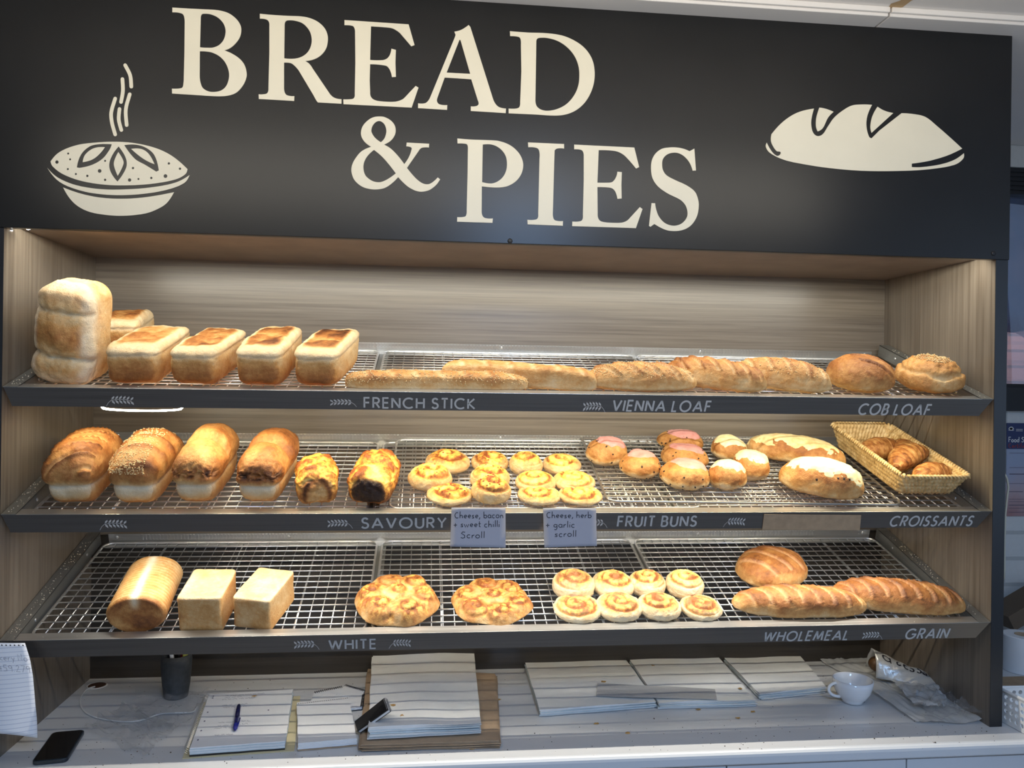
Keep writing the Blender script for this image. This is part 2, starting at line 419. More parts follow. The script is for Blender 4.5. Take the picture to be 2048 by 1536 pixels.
def wheat(mb, x0, x1, z0, z1, f, flip=False):
    """ear of wheat lying along x; stalk at the left end unless flipped"""
    L = x1-x0; H = z1-z0
    def g(a, b):
        if flip: a = 1-a
        return f(x0+a*L, z0+b*H)
    ribbon(mb, [(0, 0), (.07, .26), (.16, .46), (.30, .58)], .0016, lambda a, b: f(x0+(1-a if flip else a)*1.0*0+a, b)) if False else None
    st = [(0, 0), (.08, .30), (.18, .50), (.45, .62), (.75, .58), (.92, .40)]
    ribbon(mb, [((x0+((1-p[0]) if flip else p[0])*L), z0+p[1]*H) for p in st], .0009, f)
    for i in range(6):
        a = .20+.135*i; c = .52+.12*math.sin((a-.1)*3.2)-.02*i
        for sgn in (1, -1):
            ex, ez = .115, sgn*.34-.05*(sgn < 0)
            pts = [(a, c), (a+ex*.30-.012, c+ez*.62), (a+ex, c+ez), (a+ex*.80+.010, c+ez*.45)]
            mb.add([g(*p) for p in pts], [(0, 1, 2, 3)])
HAND = {
 'u': (.38, [[(.03, .46), (.04, .1), (.2, 0), (.34, .12)], [(.36, .46), (.37, 0)]]),
 'a': (.42, [arc(.2, .24, .19, .23, 40, 330, 10), [(.38, .46), (.37, .1), (.45, .0)]]),
 'b': (.42, [[(.02, .98), (.04, 0)], arc(.22, .23, .18, .23, 150, -160, 10)]),
 'c': (.36, [arc(.2, .24, .19, .24, 50, 310, 10)]),
 'e': (.38, [[(.04, .24), (.36, .30)]+arc(.2, .26, .17, .22, 10, 310, 10)]),
 'g': (.42, [arc(.2, .26, .18, .2, 40, 330, 10), [(.38, .46), (.38, -.1), (.28, -.34), (.08, -.3)]]),
 'h': (.40, [[(.03, 1), (.02, 0)], [(.03, .3), (.18, .46), (.33, .38), (.36, 0)]]),
 'i': (.10, [[(.05, .45), (.05, 0)], [(.06, .68), (.08, .74)]]),
 'k': (.36, [[(.03, 1), (.02, 0)], [(.34, .48), (.05, .22), (.36, 0)]]),
 'l': (.10, [[(.06, 1), (.05, 0)]]),
 'n': (.38, [[(.03, .46), (.02, 0)], [(.03, .3), (.18, .46), (.32, .38), (.36, 0)]]),
 'o': (.42, [arc(.2, .24, .2, .24, 0, 360, 12)]),
 'd': (.42, [arc(.2, .24, .19, .23, 40, 330, 10), [(.39, .98), (.38, 0)]]),
 'f': (.30, [[(.32, .95), (.16, .9), (.12, .6), (.12, 0)], [(0, .46), (.28, .46)]]),
 't': (.28, [[(.12, .85), (.12, .08), (.26, .02)], [(0, .5), (.28, .52)]]),
 'r': (.26, [[(.03, .46), (.02, 0)], [(.03, .28), (.14, .44), (.26, .46)]]),
 's': (.30, [[(.28, .44), (.08, .42), (.05, .3), (.24, .18), (.22, .03), (.0, .04)]]),
 'w': (.56, [[(0, .46), (.12, 0), (.27, .40), (.40, 0), (.55, .46)]]),
 'y': (.38, [[(.02, .46), (.2, .06)], [(.38, .46), (.1, -.34)]]),
 'C': (.52, [arc(.3, .45, .28, .42, 60, 305, 10)]),
 'S': (.48, [[(.44, .88), (.2, .95), (.06, .72), (.4, .4), (.4, .1), (.2, 0), (.0, .1)]]),
 'B': (.5, [[(.02, 1), (.02, 0)], [(.02, 1), (.35, .9), (.3, .58), (.02, .52), (.42, .42), (.42, .06), (.02, 0)]]),
 'N': (.5, [[(.0, 0), (.05, .95), (.42, .02), (.48, 1)]]),
 'F': (.42, [[(.42, .95), (.03, .95), (.03, 0)], [(.03, .5), (.36, .5)]]),
 ',': (.12, [[(.10, .12), (.0, -.2)]]), '.': (.08, [[(.02, .0), (.06, .05)]]),
 '+': (.40, [[(.0, .3), (.40, .32)], [(.20, .58), (.18, .02)]]),
 '4': (.4, [[(.1, .9), (.02, .4), (.4, .4)], [(.3, .7), (.28, 0)]]), '5': (.4, [[(.4, .92), (.1, .9), (.08, .55), (.34, .5), (.36, .1), (.02, .04)]]),
 '9': (.4, [arc(.2, .68, .17, .2, 0, 360, 8), [(.37, .7), (.34, 0)]]), '2': (.4, [[(.04, .8), (.2, .95), (.36, .75), (.02, .04), (.42, .04)]]), '7': (.38, [[(.02, .92), (.4, .92), (.12, 0)]]),
}
def handwrite(mb, txt, x0, x1, z0, h, f, wt=.09, wob=1):
    tot = 0; adv = []
    for ch in txt:
        if ch == ' ': tot += .32; continue
        adv.append((ch, tot)); tot += HAND[ch][0]+.14
    tot -= .14; sx = (x1-x0)/tot; rr = random.Random(txt)
    for ch, a in adv:
        dz = rr.uniform(-.03, .03)*h*wob
        for st in HAND[ch][1]:
            ribbon(mb, [(x0+(a+p[0])*sx, z0+dz+p[1]*h) for p in st], wt*h, f)

# ------------------------------------------------------------------ the room
def room():
    k = dict(kind='structure')
    MB().box(-1.6, 4.0, -4.4, YW, -.05, 0).build('floor', plain('floor_vinyl', (.30, .29, .28), .5, var=.1), **k)
    cm = plain('ceiling_paint', (.82, .79, .76), .6, var=.03, vscale=3)
    MB().box(-1.6, 4.0, -4.4, YW, ZT+.018, ZT+.07).build('ceiling', cm, **k)
    # flat board and bead where the sign meets the ceiling, with one open joint
    xj = aty(1750, 55, 0).x; yb = atz(1948, 44, ZT).y
    MB().box(-.55, xj-.002, yb, .0, ZT, ZT+.018).box(-.55, xj-.002, yb-.008, yb, ZT+.006, ZT+.018).build('trim_1', cm, bevel=.002, **k)
    MB().box(xj+.002, 4.0, yb, YW, ZT, ZT+.018).box(xj+.002, 4.0, yb-.008, yb, ZT+.006, ZT+.018).build('trim_2', cm, bevel=.002, **k)
    V = [atz(px, py, ZT+.0172) for px, py in ((1776, 17), (1782, 8), (1800, 2), (1818, -10), (1850, -30), (1842, -8), (1822, 2), (1806, 14), (1786, 20))]
    MB().add(V+[v+Vector((0, 0, .0006)) for v in V], [tuple(range(9)), tuple(range(17, 8, -1))]).build('trim_5', plain('tan_filler', (.50, .34, .18), .8), **k)
    w = plain('side_wall_paint', (.52, .50, .47), .7)
    MB().box(-1.65, -1.6, -4.4, YW, 0, ZT+.05).build('wall_left', w, **k)
    # right wall with its shop window opening
    MB().box(4.0, 4.05, -4.4, -3.95, 0, ZT+.05).box(4.0, 4.05, -1.45, YW, 0, ZT+.05).box(4.0, 4.05, -3.95, -1.45, 0, .85).box(4.0, 4.05, -3.95, -1.45, 2.45, ZT+.05).build('wall_right', w, **k)
    MB().box(-1.6, -.3, -4.45, -4.4, 0, ZT+.05).box(2.1, 4.0, -4.45, -4.4, 0, ZT+.05).box(-.3, 2.1, -4.45, -4.4, 2.35, ZT+.05).box(-.3, 2.1, -4.45, -4.4, 0, .65).build('wall_front', w, **k)
    # wall behind: painted brick with a window beside the display
    y = YW
    zb = aty(2035, 334, y).z; ztop = aty(2035, 231, y).z; zw0 = aty(2035, 775, y).z; zsill = aty(2035, 822, y).z
    xw0 = 2.30
    MB().box(-1.6, 4.0, y, y+.1, 0, zsill).box(-1.6, xw0, y, y+.1, zsill, zb).box(3.6, 4.0, y, y+.1, zsill, zb).box(-1.6, 4.0, y, y+.1, zb, ztop+.02).build('wall_back', M_BRW, **k)
    MB().box(-1.6, 4.0, y-.03, y+.1, ztop+.02, ZT+.05).build('trim_3', M_WHITE, **k)
    MB().box(-1.6, 4.0, y-.036, y, ztop, ztop+.02).build('trim_4', M_GREY, **k)
    fr = MB(); fr.box(xw0, 3.6, y+.01, y+.06, zw0-.0, zw0+.012).box(xw0, xw0+.02, y+.01, y+.06, zw0, zb).box(3.58, 3.6, y+.01, y+.06, zw0, zb)
    zf = aty(2035, 388, y).z
    fr.box(xw0, 3.6, y+.01, y+.06, zf, zb)
    for i in range(6): fr.box(xw0, 3.6, y+.004, y+.01, zf+i*(zb-zf)/6, zf+(i+.55)*(zb-zf)/6)
    w1 = fr.build('window_1', M_EDGE, **k)
    MB().box(xw0, 3.6, y-.02, y+.08, zsill, zw0).build('window_sill', M_EDGE, w1)
    g, nt, b = newmat('window_glass'); b.inputs['Transmission Weight'].default_value = 1; b.inputs['Roughness'].default_value = .02; b.inputs['Alpha'].default_value = .35
    b.inputs['Base Color'].default_value = (.7, .8, .95, 1)
    MB().box(xw0+.02, 3.58, y+.03, y+.034, zw0+.012, zf).build('pane', g, w1)
    # outside: brick wall of the building opposite
    tag(MB().box(2.2, 6.5, 2.3, 2.4, 0, 3).build('brick_wall', M_BRR), 'red brick wall outside the window beside the bread display', 'wall')
    area('outside_daylight', (3.6, 1.6, 2.3), (R(55), 0, 0), 2.0, .8, 18, (.62, .74, 1.0))
room()

# a film poster-like blue sheet hanging outside behind the glass, with a torn scalloped lower edge
def awning():
    a = aty(2010, 392, 1.0); b = aty(2075, 660, 1.0); mb = MB(); n = 24; rows = 8; V = []
    x0, x1 = 2.30, 3.2
    for j in range(rows+1):
        for i in range(n+1):
            x = x0+(x1-x0)*i/n; low = b.z-.012-.055*(.5+.5*math.cos((x-x0-.06)*16))
            z = a.z+.05+(low-a.z-.05)*j/rows; V.append((x, 1.0+.02*math.sin(x*25)*j/rows, z))
    mb.add(V, [(j*(n+1)+i, j*(n+1)+i+1, (j+1)*(n+1)+i+1, (j+1)*(n+1)+i) for j in range(rows) for i in range(n)])
    m, nt, bs = newmat('blue_awning_cloth'); f = noi(nt, objco(nt), 4, 3); r = ramp(nt, f, [(.35, (.035, .05, .13)), (.5, (.04, .11, .24)), (.68, (.16, .16, .26))]); nt.links.new(r.outputs[0], bs.inputs['Base Color']); bs.inputs['Roughness'].default_value = .3
    o = mb.build('awning', m, smooth=True); so = o.modifiers.new('t', 'SOLIDIFY'); so.thickness = .002
    tag(o, 'dark blue awning sheet with scalloped edge outside the window', 'awning')
awning()

# ------------------------------------------------------------------ the display unit
def unit():
    root = empty('display_unit', (0, 0, ZC), 'tall wooden bread display unit with charcoal sign panel above three sloping shelves', 'shelving')
    root.location = (0, 0, 0)
    MB().box(-SIDE, 0, 0.0015, D+.02, ZC, ZS+.012).box(-SIDE, 0, 0, .0015, ZC, ZS, 1).build('side_panel', [M_WZ, M_EDGE], root)
    MB().box(W, W+SIDE, 0.0015, D+.02, ZC, ZS+.012).box(W, W+SIDE, 0, .0015, ZC, ZS, 1).build('side_panel', [M_WZ, M_EDGE], root)
    MB().box(0, W, D, D+.018, 1.270, ZT).build('back_panel', M_WX, root)
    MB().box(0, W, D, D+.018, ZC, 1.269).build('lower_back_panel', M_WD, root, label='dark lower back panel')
    MB().box(0, W, .055, D, ZSOF, ZSOF+.016).build('top_panel', M_SOF, root)
    MB().box(-.0, W, .012, .055, ZSOF+.014, ZSOF+.018).build('light_recess', M_SOF, root)
    s = MB().box(-.42, W+SIDE, -.004, .012, ZS, ZT).build('sign_panel', M_SIGN, root, bevel=.0012)
    def fn(k, ox, oy):
        def f(a, b):
            p = aty(ox+a*k, oy+b*k, -.0045); return p.x, p.z
        return f
    def put(name, cs, k, ox, oy, label=None, cream=True):
        o = outline(name, cs, fn(k, ox, oy), M_CREAM, s, label=label)
        o.rotation_euler = (R(90), 0, 0); o.location = (0, -.0048, 0)
        return o
    K = 360/2048
    put('letter', [spl('85,88* 250,98 430,107 600,118 720,150 810,215 860,290 868,360 850,430 800,500 740,550 675,575* 760,610 850,670 905,740 930,830 925,890 890,970 820,1050 740,1085 640,1097 500,1093 380,1085 82,1066* 80,1010* 165,1008 200,995 212,940 215,880* 222,600* 225,280* 222,210 205,165 160,147 85,142*'),
        spl('408,200* 420,165 450,158 520,165 600,200 660,260 688,330 688,390 665,460 615,515 550,542 480,545 400,540*'), spl('398,585* 460,587 530,598 610,635 670,690 710,760 730,840 722,920 690,990 630,1035 540,1048 480,1035 430,1000 405,940 396,870*')], K, 330, 0, 'cream letter B')
    put('letter', [spl('1080,158* 1200,170 1400,182 1540,188 1640,205 1740,250 1815,320 1850,400 1852,480 1830,560 1775,630 1700,675 1595,697* 1640,725 1680,780* 1880,1075* 1930,1115 2008,1130* 2008,1182* 1740,1167* 1720,1140 1690,1085* 1520,800* 1470,745 1430,720 1355,714* 1355,980* 1362,1050 1390,1085 1472,1095* 1470,1150* 1068,1128* 1066,1074* 1120,1074 1165,1060 1178,1000* 1188,600* 1188,300* 1180,245 1150,222 1080,214*'),
        spl('1362,290* 1370,250 1395,234 1480,238 1570,270 1640,345 1668,430 1662,520 1620,600 1550,650 1460,670 1357,665*')], K, 330, 0, 'cream letter R')
    put('letter', [spl('108,116* 838,165* 905,400* 868,415* 740,265* 700,235 650,210 580,200 410,188* 400,570* 540,572 590,555 620,520 635,480 642,442* 693,455* 688,600* 693,762* 648,765* 635,710 610,660 575,635 400,618* 395,800* 400,930* 410,990 450,1025 540,1042 680,1045 760,1022 800,990* 918,865* 950,885* 872,1112* 97,1073* 95,1018* 190,1015 218,1000 225,950* 232,600* 228,240* 215,195 190,180 108,174*')], K, 670, 20, 'cream letter E in the upper word')
    put('letter', [spl('1358,248* 1430,230 1490,195 1520,172* 1540,195* 1800,1020* 1830,1075 1870,1108 1945,1123* 1942,1175* 1545,1150* 1545,1098* 1605,1095 1632,1075 1625,1030* 1550,790* 1248,770* 1165,1000* 1162,1045 1190,1075 1278,1083* 1275,1138* 945,1118* 945,1063* 1020,1063 1055,1040 1085,990* 1360,320* 1372,285*'),
        spl('1412,352* 1420,340 1430,352* 1538,728* 1270,714*')], K, 670, 20, 'cream letter A')
    put('letter', [spl('795,243* 1000,258 1200,265 1380,290 1520,345 1640,430 1720,540 1755,660 1755,800 1720,930 1650,1050 1550,1140 1430,1190 1300,1203 1100,1192 780,1177* 780,1123* 870,1122 902,1105 912,1050* 925,700* 920,400* 915,330 895,308 797,298*'),
        spl('1095,370* 1105,330 1140,318 1230,322 1340,355 1440,420 1520,510 1570,620 1585,740 1570,870 1520,980 1440,1070 1340,1125 1230,1148 1150,1135 1100,1095 1085,1030*')], K, 880, 20, 'cream letter D')
    put('ampersand', [spl('390,75 450,82 520,120 565,175 577,240 560,300 515,355 445,395* 520,440 600,520 675,617* 730,530 760,440* 750,425 697,415* 702,372* 957,385* 955,428* 880,430 850,450* 705,660* 770,740 830,800 890,838 950,845 1000,820 1055,768* 1082,790* 1040,850 980,900 920,925 850,930 780,910 700,860 605,765* 540,830 460,885 370,905 280,900 190,870 110,800 75,710 80,630 120,550 190,470 297,420* 230,370 190,310 182,250 205,180 260,120 320,85'),
        spl('388,127 350,140 315,180 300,235 315,280 350,325 408,368* 445,330 465,280 470,230 455,175 425,140'), spl('330,455* 260,520 220,590 210,660 230,740 280,790 340,818 410,820 490,785 578,722* 500,620 420,530')], K, 690, 220)
    put('letter', [spl('83,325* 250,338 450,345 560,355 680,400 770,475 820,560 832,640 810,730 750,810 660,865 560,883 450,880 362,870* 360,1150* 370,1205 400,1230 487,1235* 483,1285* 80,1272* 82,1220* 150,1218 180,1205 190,1140* 200,700* 203,450* 200,405 185,388 85,382*'),
        spl('372,395* 450,392 520,410 590,460 635,530 648,620 635,700 600,765 540,815 470,837 365,822*')], K, 900, 220, 'cream letter P')
    put('letter', [spl('887,370* 1297,388* 1297,440* 1220,440 1190,460* 1185,600* 1170,1150* 1175,1230 1200,1258 1285,1265* 1283,1318* 882,1302* 880,1250* 960,1250 995,1235 1003,1180* 1018,550* 1015,470 990,435 890,425*')], K, 900, 220, 'cream letter I')
    put('letter', [spl('388,395* 1072,428* 1127,650* 1092,668* 1000,560 940,505 860,470 667,458* 652,828* 780,828 820,820 850,790 870,750 880,703* 930,708* 925,850* 928,1008* 880,1012* 860,940 830,900 790,885 652,878* 655,1180* 665,1240 700,1270 800,1283 920,1283 980,1265 1020,1230* 1135,1105* 1165,1128* 1090,1345* 365,1322* 367,1270* 450,1268 480,1250 487,1190* 497,800* 497,530* 490,480 465,455 388,448*')], K, 1080, 220, 'cream letter E in the lower word')
    put('letter', [spl('1755,440* 1773,690* 1735,692* 1700,600 1640,530 1580,495 1520,487 1450,505 1400,555 1388,620 1400,690 1440,745 1540,800 1660,855 1760,930 1800,1030 1803,1120 1780,1220 1720,1310 1640,1360 1540,1378 1430,1365 1300,1298* 1255,1330* 1238,1320* 1268,1060* 1308,1062* 1320,1130 1350,1210 1410,1280 1480,1312 1550,1315 1620,1285 1670,1220 1675,1150 1650,1080 1590,1020 1450,950 1340,870 1280,780 1262,680 1270,580 1310,500 1380,445 1460,428 1560,428 1640,445 1700,470*')], K, 1080, 220, 'cream letter S')
    K2 = 700/2048
    dots = [circ(*d) for d in ((334, 949, 10), (400, 899, 6), (411, 933, 6), (398, 990, 6), (445, 1019, 6), (512, 1030, 7), (584, 1001, 11), (616, 942, 6), (616, 1053, 7), (759, 1054, 10), (779, 984, 7), (811, 1048, 6), (886, 1042, 7), (969, 1031, 11), (989, 957, 7), (1054, 988, 7))]
    leaves = [spl('450,980* 475,905 525,858 580,845 655,845* 640,880 600,930 540,965 465,983*'), spl('695,858* 735,920 742,970 720,1020 688,1063* 650,1010 640,960 660,905'), spl('728,850* 800,848 860,868 905,910 930,998* 915,1005* 850,965 790,930')]
    isl = [spl('485,950* 500,905 550,868 615,862* 580,905 540,935'), spl('693,890* 722,940 722,965 690,1030* 668,970 670,940'), spl('768,872* 830,873 870,900 905,962* 840,930')]
    top = spl('297,945* 350,890 450,850 560,835 680,830 800,840 920,870 1010,915 1098,990* 1085,1020 1030,1050 900,1075 760,1085 620,1082 480,1060 370,1020 310,975')
    rim = spl('278,983* 340,1040 450,1085 600,1108 750,1108 900,1095 1030,1068 1110,1025* 1080,1070 1000,1105 880,1130 740,1142 600,1138 470,1115 350,1065')
    base = spl('370,1097* 480,1135 600,1158 740,1163 870,1152 1019,1125* 975,1190 920,1225 850,1250 730,1263 620,1258 510,1235 430,1185')
    def strokepoly(pts, w):
        pts = [Vector(p) for p in pts]; q = []
        for i in range(len(pts)-1):
            for k in range(5): q.append(pts[i].lerp(pts[i+1], k/5))
        q.append(pts[-1])
        for _ in range(4): q = [q[0]]+[(q[i-1]+q[i]*2+q[i+1])/4 for i in range(1, len(q)-1)]+[q[-1]]
        A = []; B = []
        for i in range(len(q)):
            d = (q[min(i+1, len(q)-1)]-q[max(i-1, 0)]).normalized(); n = Vector((-d.y, d.x)); A.append(q[i]+n*w/2); B.append(q[i]-n*w/2)
        d = (q[-1]-q[-2]).normalized(); e = [q[-1]+Matrix.Rotation(R(a), 2) @ d*w/2 for a in (45, 0, -45)]
        d = (q[0]-q[1]).normalized(); e2 = [q[0]+Matrix.Rotation(R(a), 2) @ d*w/2 for a in (45, 0, -45)]
        return A+e+B[::-1]+e2
    st = [strokepoly(p, 21) for p in ([(733, 382), (765, 440), (769, 508)], [(717, 463), (722, 530), (709, 598)], [(760, 552), (733, 640), (742, 733)], [(675, 577), (648, 660), (655, 720), (675, 788)], [(700, 638), (693, 700), (711, 762)])]
    put('pie_emblem', [top]+leaves+isl+dots+[rim, base]+st, K2, 0, 0, 'cream drawing of a steaming pie')
    main = spl('570,785* 640,710 720,660 818,636* 803,700 803,740 815,780 840,797 870,785 900,740 935,690 985,648 1040,618 1100,612 1158,614* 1130,680 1125,740 1140,800 1155,810* 1200,765* 1330,663* 1400,668 1470,685 1540,740 1620,810 1685,870* 1600,910 1500,940 1430,953 1390,958* 1390,978* 1450,978 1560,962 1640,935 1695,897* 1690,930 1640,965 1500,990 1350,1000 1100,1000 900,983 750,960 640,935 560,895 537,860 542,835* 570,885 600,912 620,905* 622,890 600,885 575,850 566,820')
    put('bread_emblem', [main, spl('850,630* 890,638 933,655* 900,690 870,750 840,770* 830,740 832,690'), spl('1190,625* 1230,648 1282,662* 1155,778* 1148,740 1160,680')], K2, 1348, 0, 'cream drawing of a slashed loaf')
    for px, py in ((1020, 482), (1987, 507)):
        p = aty(px, py, -.004)
        MB().ball((p.x, -.0045, p.z), .0055, .002, .0055, 12, 6).build('screw', M_BLACK, s, smooth=True)
    # LED fittings behind the sign and behind shelf fronts
    return root
UNIT = unit()

M_LED = emis('led_glow', (1.0, .98, .86), 30)
def led_strip(name, x0, x1, y, z, label, lit=None, drop=0.0):
    r = empty(name, (0, 0, 0), label, 'light')
    MB().box(x0, x1, y-.006, y+.006, z, z+.004).build('channel', M_GREY, r)
    if lit:
        a, b = lit; pts = []
        n = 40
        mb = MB(); vs = []
        for i in range(n+1):
            t = i/n; x = a+(b-a)*t; zz = z-drop*math.sin(PI*t)**.25
            vs += [(x, y-.005, zz), (x, y+.004, zz), (x, y-.005, zz-.0035), (x, y+.004, zz-.0035)]
        fs = []
        for i in range(n):
            o = 4*i; fs += [(o, o+1, o+5, o+4), (o+2, o+6, o+7, o+3), (o, o+4, o+6, o+2), (o+1, o+3, o+7, o+5)]
        mb.add(vs, fs).build('glowing_tape', M_LED, r)
    return r
pa = aty(203, 818, .030); pb = aty(365, 822, .030)
led_strip('led_strip', .05, W-.05, .031, SHELF[1][0]-.036, 'LED strip behind the top shelf front, sagging into view at the left', (pa.x, pb.x), -(pa.z-(SHELF[1][0]-.036))+.001)
led_strip('led_strip', .05, W-.05, .031, SHELF[2][0]-.036, 'LED strip hidden behind the front of the middle shelf')
led_strip('led_strip', .03, W-.03, .030, ZS+.016, 'LED strip hidden behind the lower edge of the sign panel')
def spot(px, py, r, label):
    p = aty(px, py, .030); o = empty('downlight', (p.x, .030, p.z+.004), label, 'light')
    MB().lathe([(r*1.5, .003), (r*1.5, -.001), (r, -.001), (r, .003)], 0, 0, 20).build('rim', M_GREY, o, smooth=True)
    MB().ball((0, 0, -.0005), r, r, .002, 16, 6).build('lens', emis('lamp_lens', (.95, 1, 1), 25), o, smooth=True)
spot(56, 461, .0045, 'small bright downlight under the sign near the left side panel')
spot(22, 464, .0035, 'fainter downlight under the sign in the far left corner')

# ------------------------------------------------------------------ shelves
TXT = {
 1: [('FRENCH STICK', 727, 951, 795, 818, 0), ('VIENNA LOAF', 1222, 1425, 800, 824, .12), ('COB LOAF', 1713, 1866, 807, 831, .22)],
 2: [('SAVOURY LOAF', 722, 1000, 1034, 1057, 0), ('FRUIT BUNS', 1233, 1396, 1031, 1054, .04), ('CROISSANTS', 1776, 1951, 1031, 1053, .22)],
 3: [('WHITE', 657, 753, 1278, 1299, 0), ('WHOLEMEAL', 1524, 1702, 1261, 1282, .18), ('GRAIN', 1807, 1902, 1256, 1278, .2)]}
WH = {1: [(213, 267, 790, 812, 0), (660, 713, 797, 813, 1), (1165, 1212, 802, 825, 1)],
      2: [(200, 253, 1037, 1060, 0), (655, 705, 1037, 1057, 1), (1168, 1216, 1036, 1056, 1), (1446, 1492, 1033, 1054, 0)],
      3: [(588, 638, 1278, 1300, 1), (778, 822, 1276, 1297, 0), (1723, 1768, 1261, 1280, 1)]}
LBL = {1: 'top sloping steel bread shelf, marked FRENCH STICK, VIENNA LOAF and COB LOAF', 2: 'middle sloping steel bread shelf, marked SAVOURY, FRUIT BUNS and CROISSANTS', 3: 'lowest sloping steel bread shelf, marked WHITE, WHOLEMEAL and GRAIN'}
FH = .039
def shelf(s):
    root = empty('bread_shelf', smat(s), LBL[s], 'shelf')
    # steel front: plate perpendicular to the shelf, narrower along its lower edge
    xl, xr = .003, W-.003
    mb = MB(); t = .0015; cl, cr = .012, .026
    pl = [(xl, 0), (xr, 0), (xr-cr, -FH), (xl+cl, -FH)]
    vs = [(p[0], 0, p[1]) for p in pl]+[(p[0], t, p[1]) for p in pl]
    mb.add(vs, [(3, 2, 1, 0), (4, 5, 6, 7), (0, 1, 5, 4), (1, 2, 6, 5), (2, 3, 7, 6), (3, 0, 4, 7)])
    mb.box(xl+cl, xr-cr, 0, .012, -FH-.001, -FH)
    front = mb.build('front_plate', M_FASC, root)
    MB().box(xl, xr, 0, .025, -.0015, .0005).box(xl, xr, .0235, .025, -.016, -.0015).build('front_lip', M_STEEL, root, bevel=.0004)
    def f(x, z): return (x, -.0004, z)
    M = smat(s); Mi = M.inverted()
    def pf(px, py):
        c = Mi @ CAM; d = Mi.to_3x3() @ ray(px, py); p = c+d*((0-c.y)/d.y); return p.x, p.z
    for (txt, x0, x1, y0, y1, sl) in TXT[s]:
        a = pf(x0, y1); b = pf(x1, y0); zb = (pf(x0, y1)[1]+pf(x1, y1)[1])/2; h = (b[1]-zb+pf(x0, y0)[1]-zb)/2
        m2 = MB(); word_caps(m2, txt, a[0], b[0], zb, h, f, sl); m2.build('lettering', M_LET, front, label='pale lettering reading '+txt)
    for (x0, x1, y0, y1, fl) in WH[s]:
        a = pf(x0, y1); b = pf(x1, y0); m2 = MB(); wheat(m2, a[0], b[0], a[1], b[1], f, fl); m2.build('wheat_ear', M_LEAF, front)
    # side rails: flange with an inner wall
    hb = {1: .030, 2: .020, 3: .014}[s]
    for sx in (0, 1):
        m3 = MB()
        def X(v): return W-v if sx else v
        U = .445; w = .030
        top0, top1 = .001, hb
        pts = [(.002, 0, top0), (w, 0, top0), (w, U, top1), (.002, U, top1), (.002, 0, top0-.0015), (w, 0, top0-.0015), (w, U, top1-.0015), (.002, U, top1-.0015)]
        m3.add([(X(p[0]), p[1], p[2]) for p in pts], [(0, 1, 2, 3), (7, 6, 5, 4), (0, 4, 5, 1), (2, 6, 7, 3), (3, 7, 4, 0), (1, 5, 6, 2)])
        pts = [(w, .002, top0), (w, U, top1), (w, U, top1-.032), (w, .002, top0-.030), (w-.0015, .002, top0), (w-.0015, U, top1), (w-.0015, U, top1-.032), (w-.0015, .002, top0-.030)]
        m3.add([(X(p[0]), p[1], p[2]) for p in pts], [(0, 1, 2, 3), (7, 6, 5, 4), (0, 4, 5, 1), (1, 5, 6, 2), (2, 6, 7, 3), (3, 7, 4, 0)])
        rail = m3.build('side_rail', M_SIDE, root)
        for u in (.09, .36):
            MB().ball((X(w+.0008), u, top0+(top1-top0)*u/U-.014), .0016, .004, .004, 10, 5).build('rivet', M_WIRE, rail, smooth=True)
    # back rail with a ribbed strip
    m4 = MB().box(.05, W-.05, .444, .446, -.016, .010).box(.05, W-.05, .418, .446, -.0165, -.015)
    m4.build('back_rail', M_STEEL, root)
    m5 = MB(); n = 210
    for i in range(n):
        x = .13+(W-.34)*i/n; m5.box(x, x+(W-.34)/n*.5, .4425, .444, -.006, .008)
    m5.build('ribbed_strip', M_STEEL, root)
    for x in (.07, .5, 1.05, 1.6, W-.07):
        MB().ball((x, .4435, .001), .0045, .0015, .0045, 10, 5).build('rivet', M_WIRE, root, smooth=True)
    # cross bars carrying the racks
    for x in (.74, 1.42): MB().box(x-.012, x+.012, .025, .444, -.018, -.0165).build('support_bar', M_SIDE, root)
    return root
for s in (1, 2, 3): shelf(s)

NR = -.0115        # height of rack frame centre below the lip
def rack(s, x0, x1, n0, label, yaw=0, u0=.030, u1=.436, mat=None, tilt=0.0, pitch=.0253):
    cx, cu = (x0+x1)/2, (u0+u1)/2; a, b = (x1-x0)/2, (u1-u0)/2
    M = smat(s) @ Matrix.Translation((cx, cu, n0)) @ Matrix.Rotation(yaw, 4, 'Z') @ Matrix.Rotation(tilt, 4, 'X')
    r = empty('cooling_rack', M, label, 'cooling rack', 'wire cooling racks on the shelves')
    mb = MB(); rr = .022; pts = []
    for cx2, cy2, a0 in ((a-rr, b-rr, 0), (-a+rr, b-rr, 90), (-a+rr, -b+rr, 180), (a-rr, -b+rr, 270)):
        for k in range(6): t = R(a0+18*k); pts.append((cx2+rr*math.cos(t), cy2+rr*math.sin(t), 0))
    mb.tube(pts, .0031, 8, closed=True); mb.build('frame', mat or M_WIRE, r, smooth=True)
    mb = MB(); n = max(1, round(2*b/pitch))
    for i in range(1, n):
        y = -b+2*b*i/n; e = a if b-abs(y) > rr else a-(rr-math.sqrt(max(0, rr*rr-(rr-(b-abs(y)))**2)))
        mb.tube([(-e, y, .0016), (e, y, .0016)], .0018, 6)
    n = round(2*a/pitch)
    for i in range(1, n):
        x = -a+2*a*i/n; e = b if a-abs(x) > rr else b-(rr-math.sqrt(max(0, rr*rr-(rr-(a-abs(x)))**2)))
        mb.tube([(x, -e, -.0008), (x, e, -.0012)], .0013, 6)
    for x in (-a*.55, 0, a*.55): mb.tube([(x, -b, -.0035), (x, b, -.0035)], .0020, 6)
    mb.build('wire_grid', mat or M_WIRE, r, smooth=True)
    return r
rack(1, .045, .725, NR, 'wire cooling rack under the tin loaves, left end of the top shelf')
rack(1, .742, 1.405, NR, 'wire cooling rack under the french sticks, middle of the top shelf')
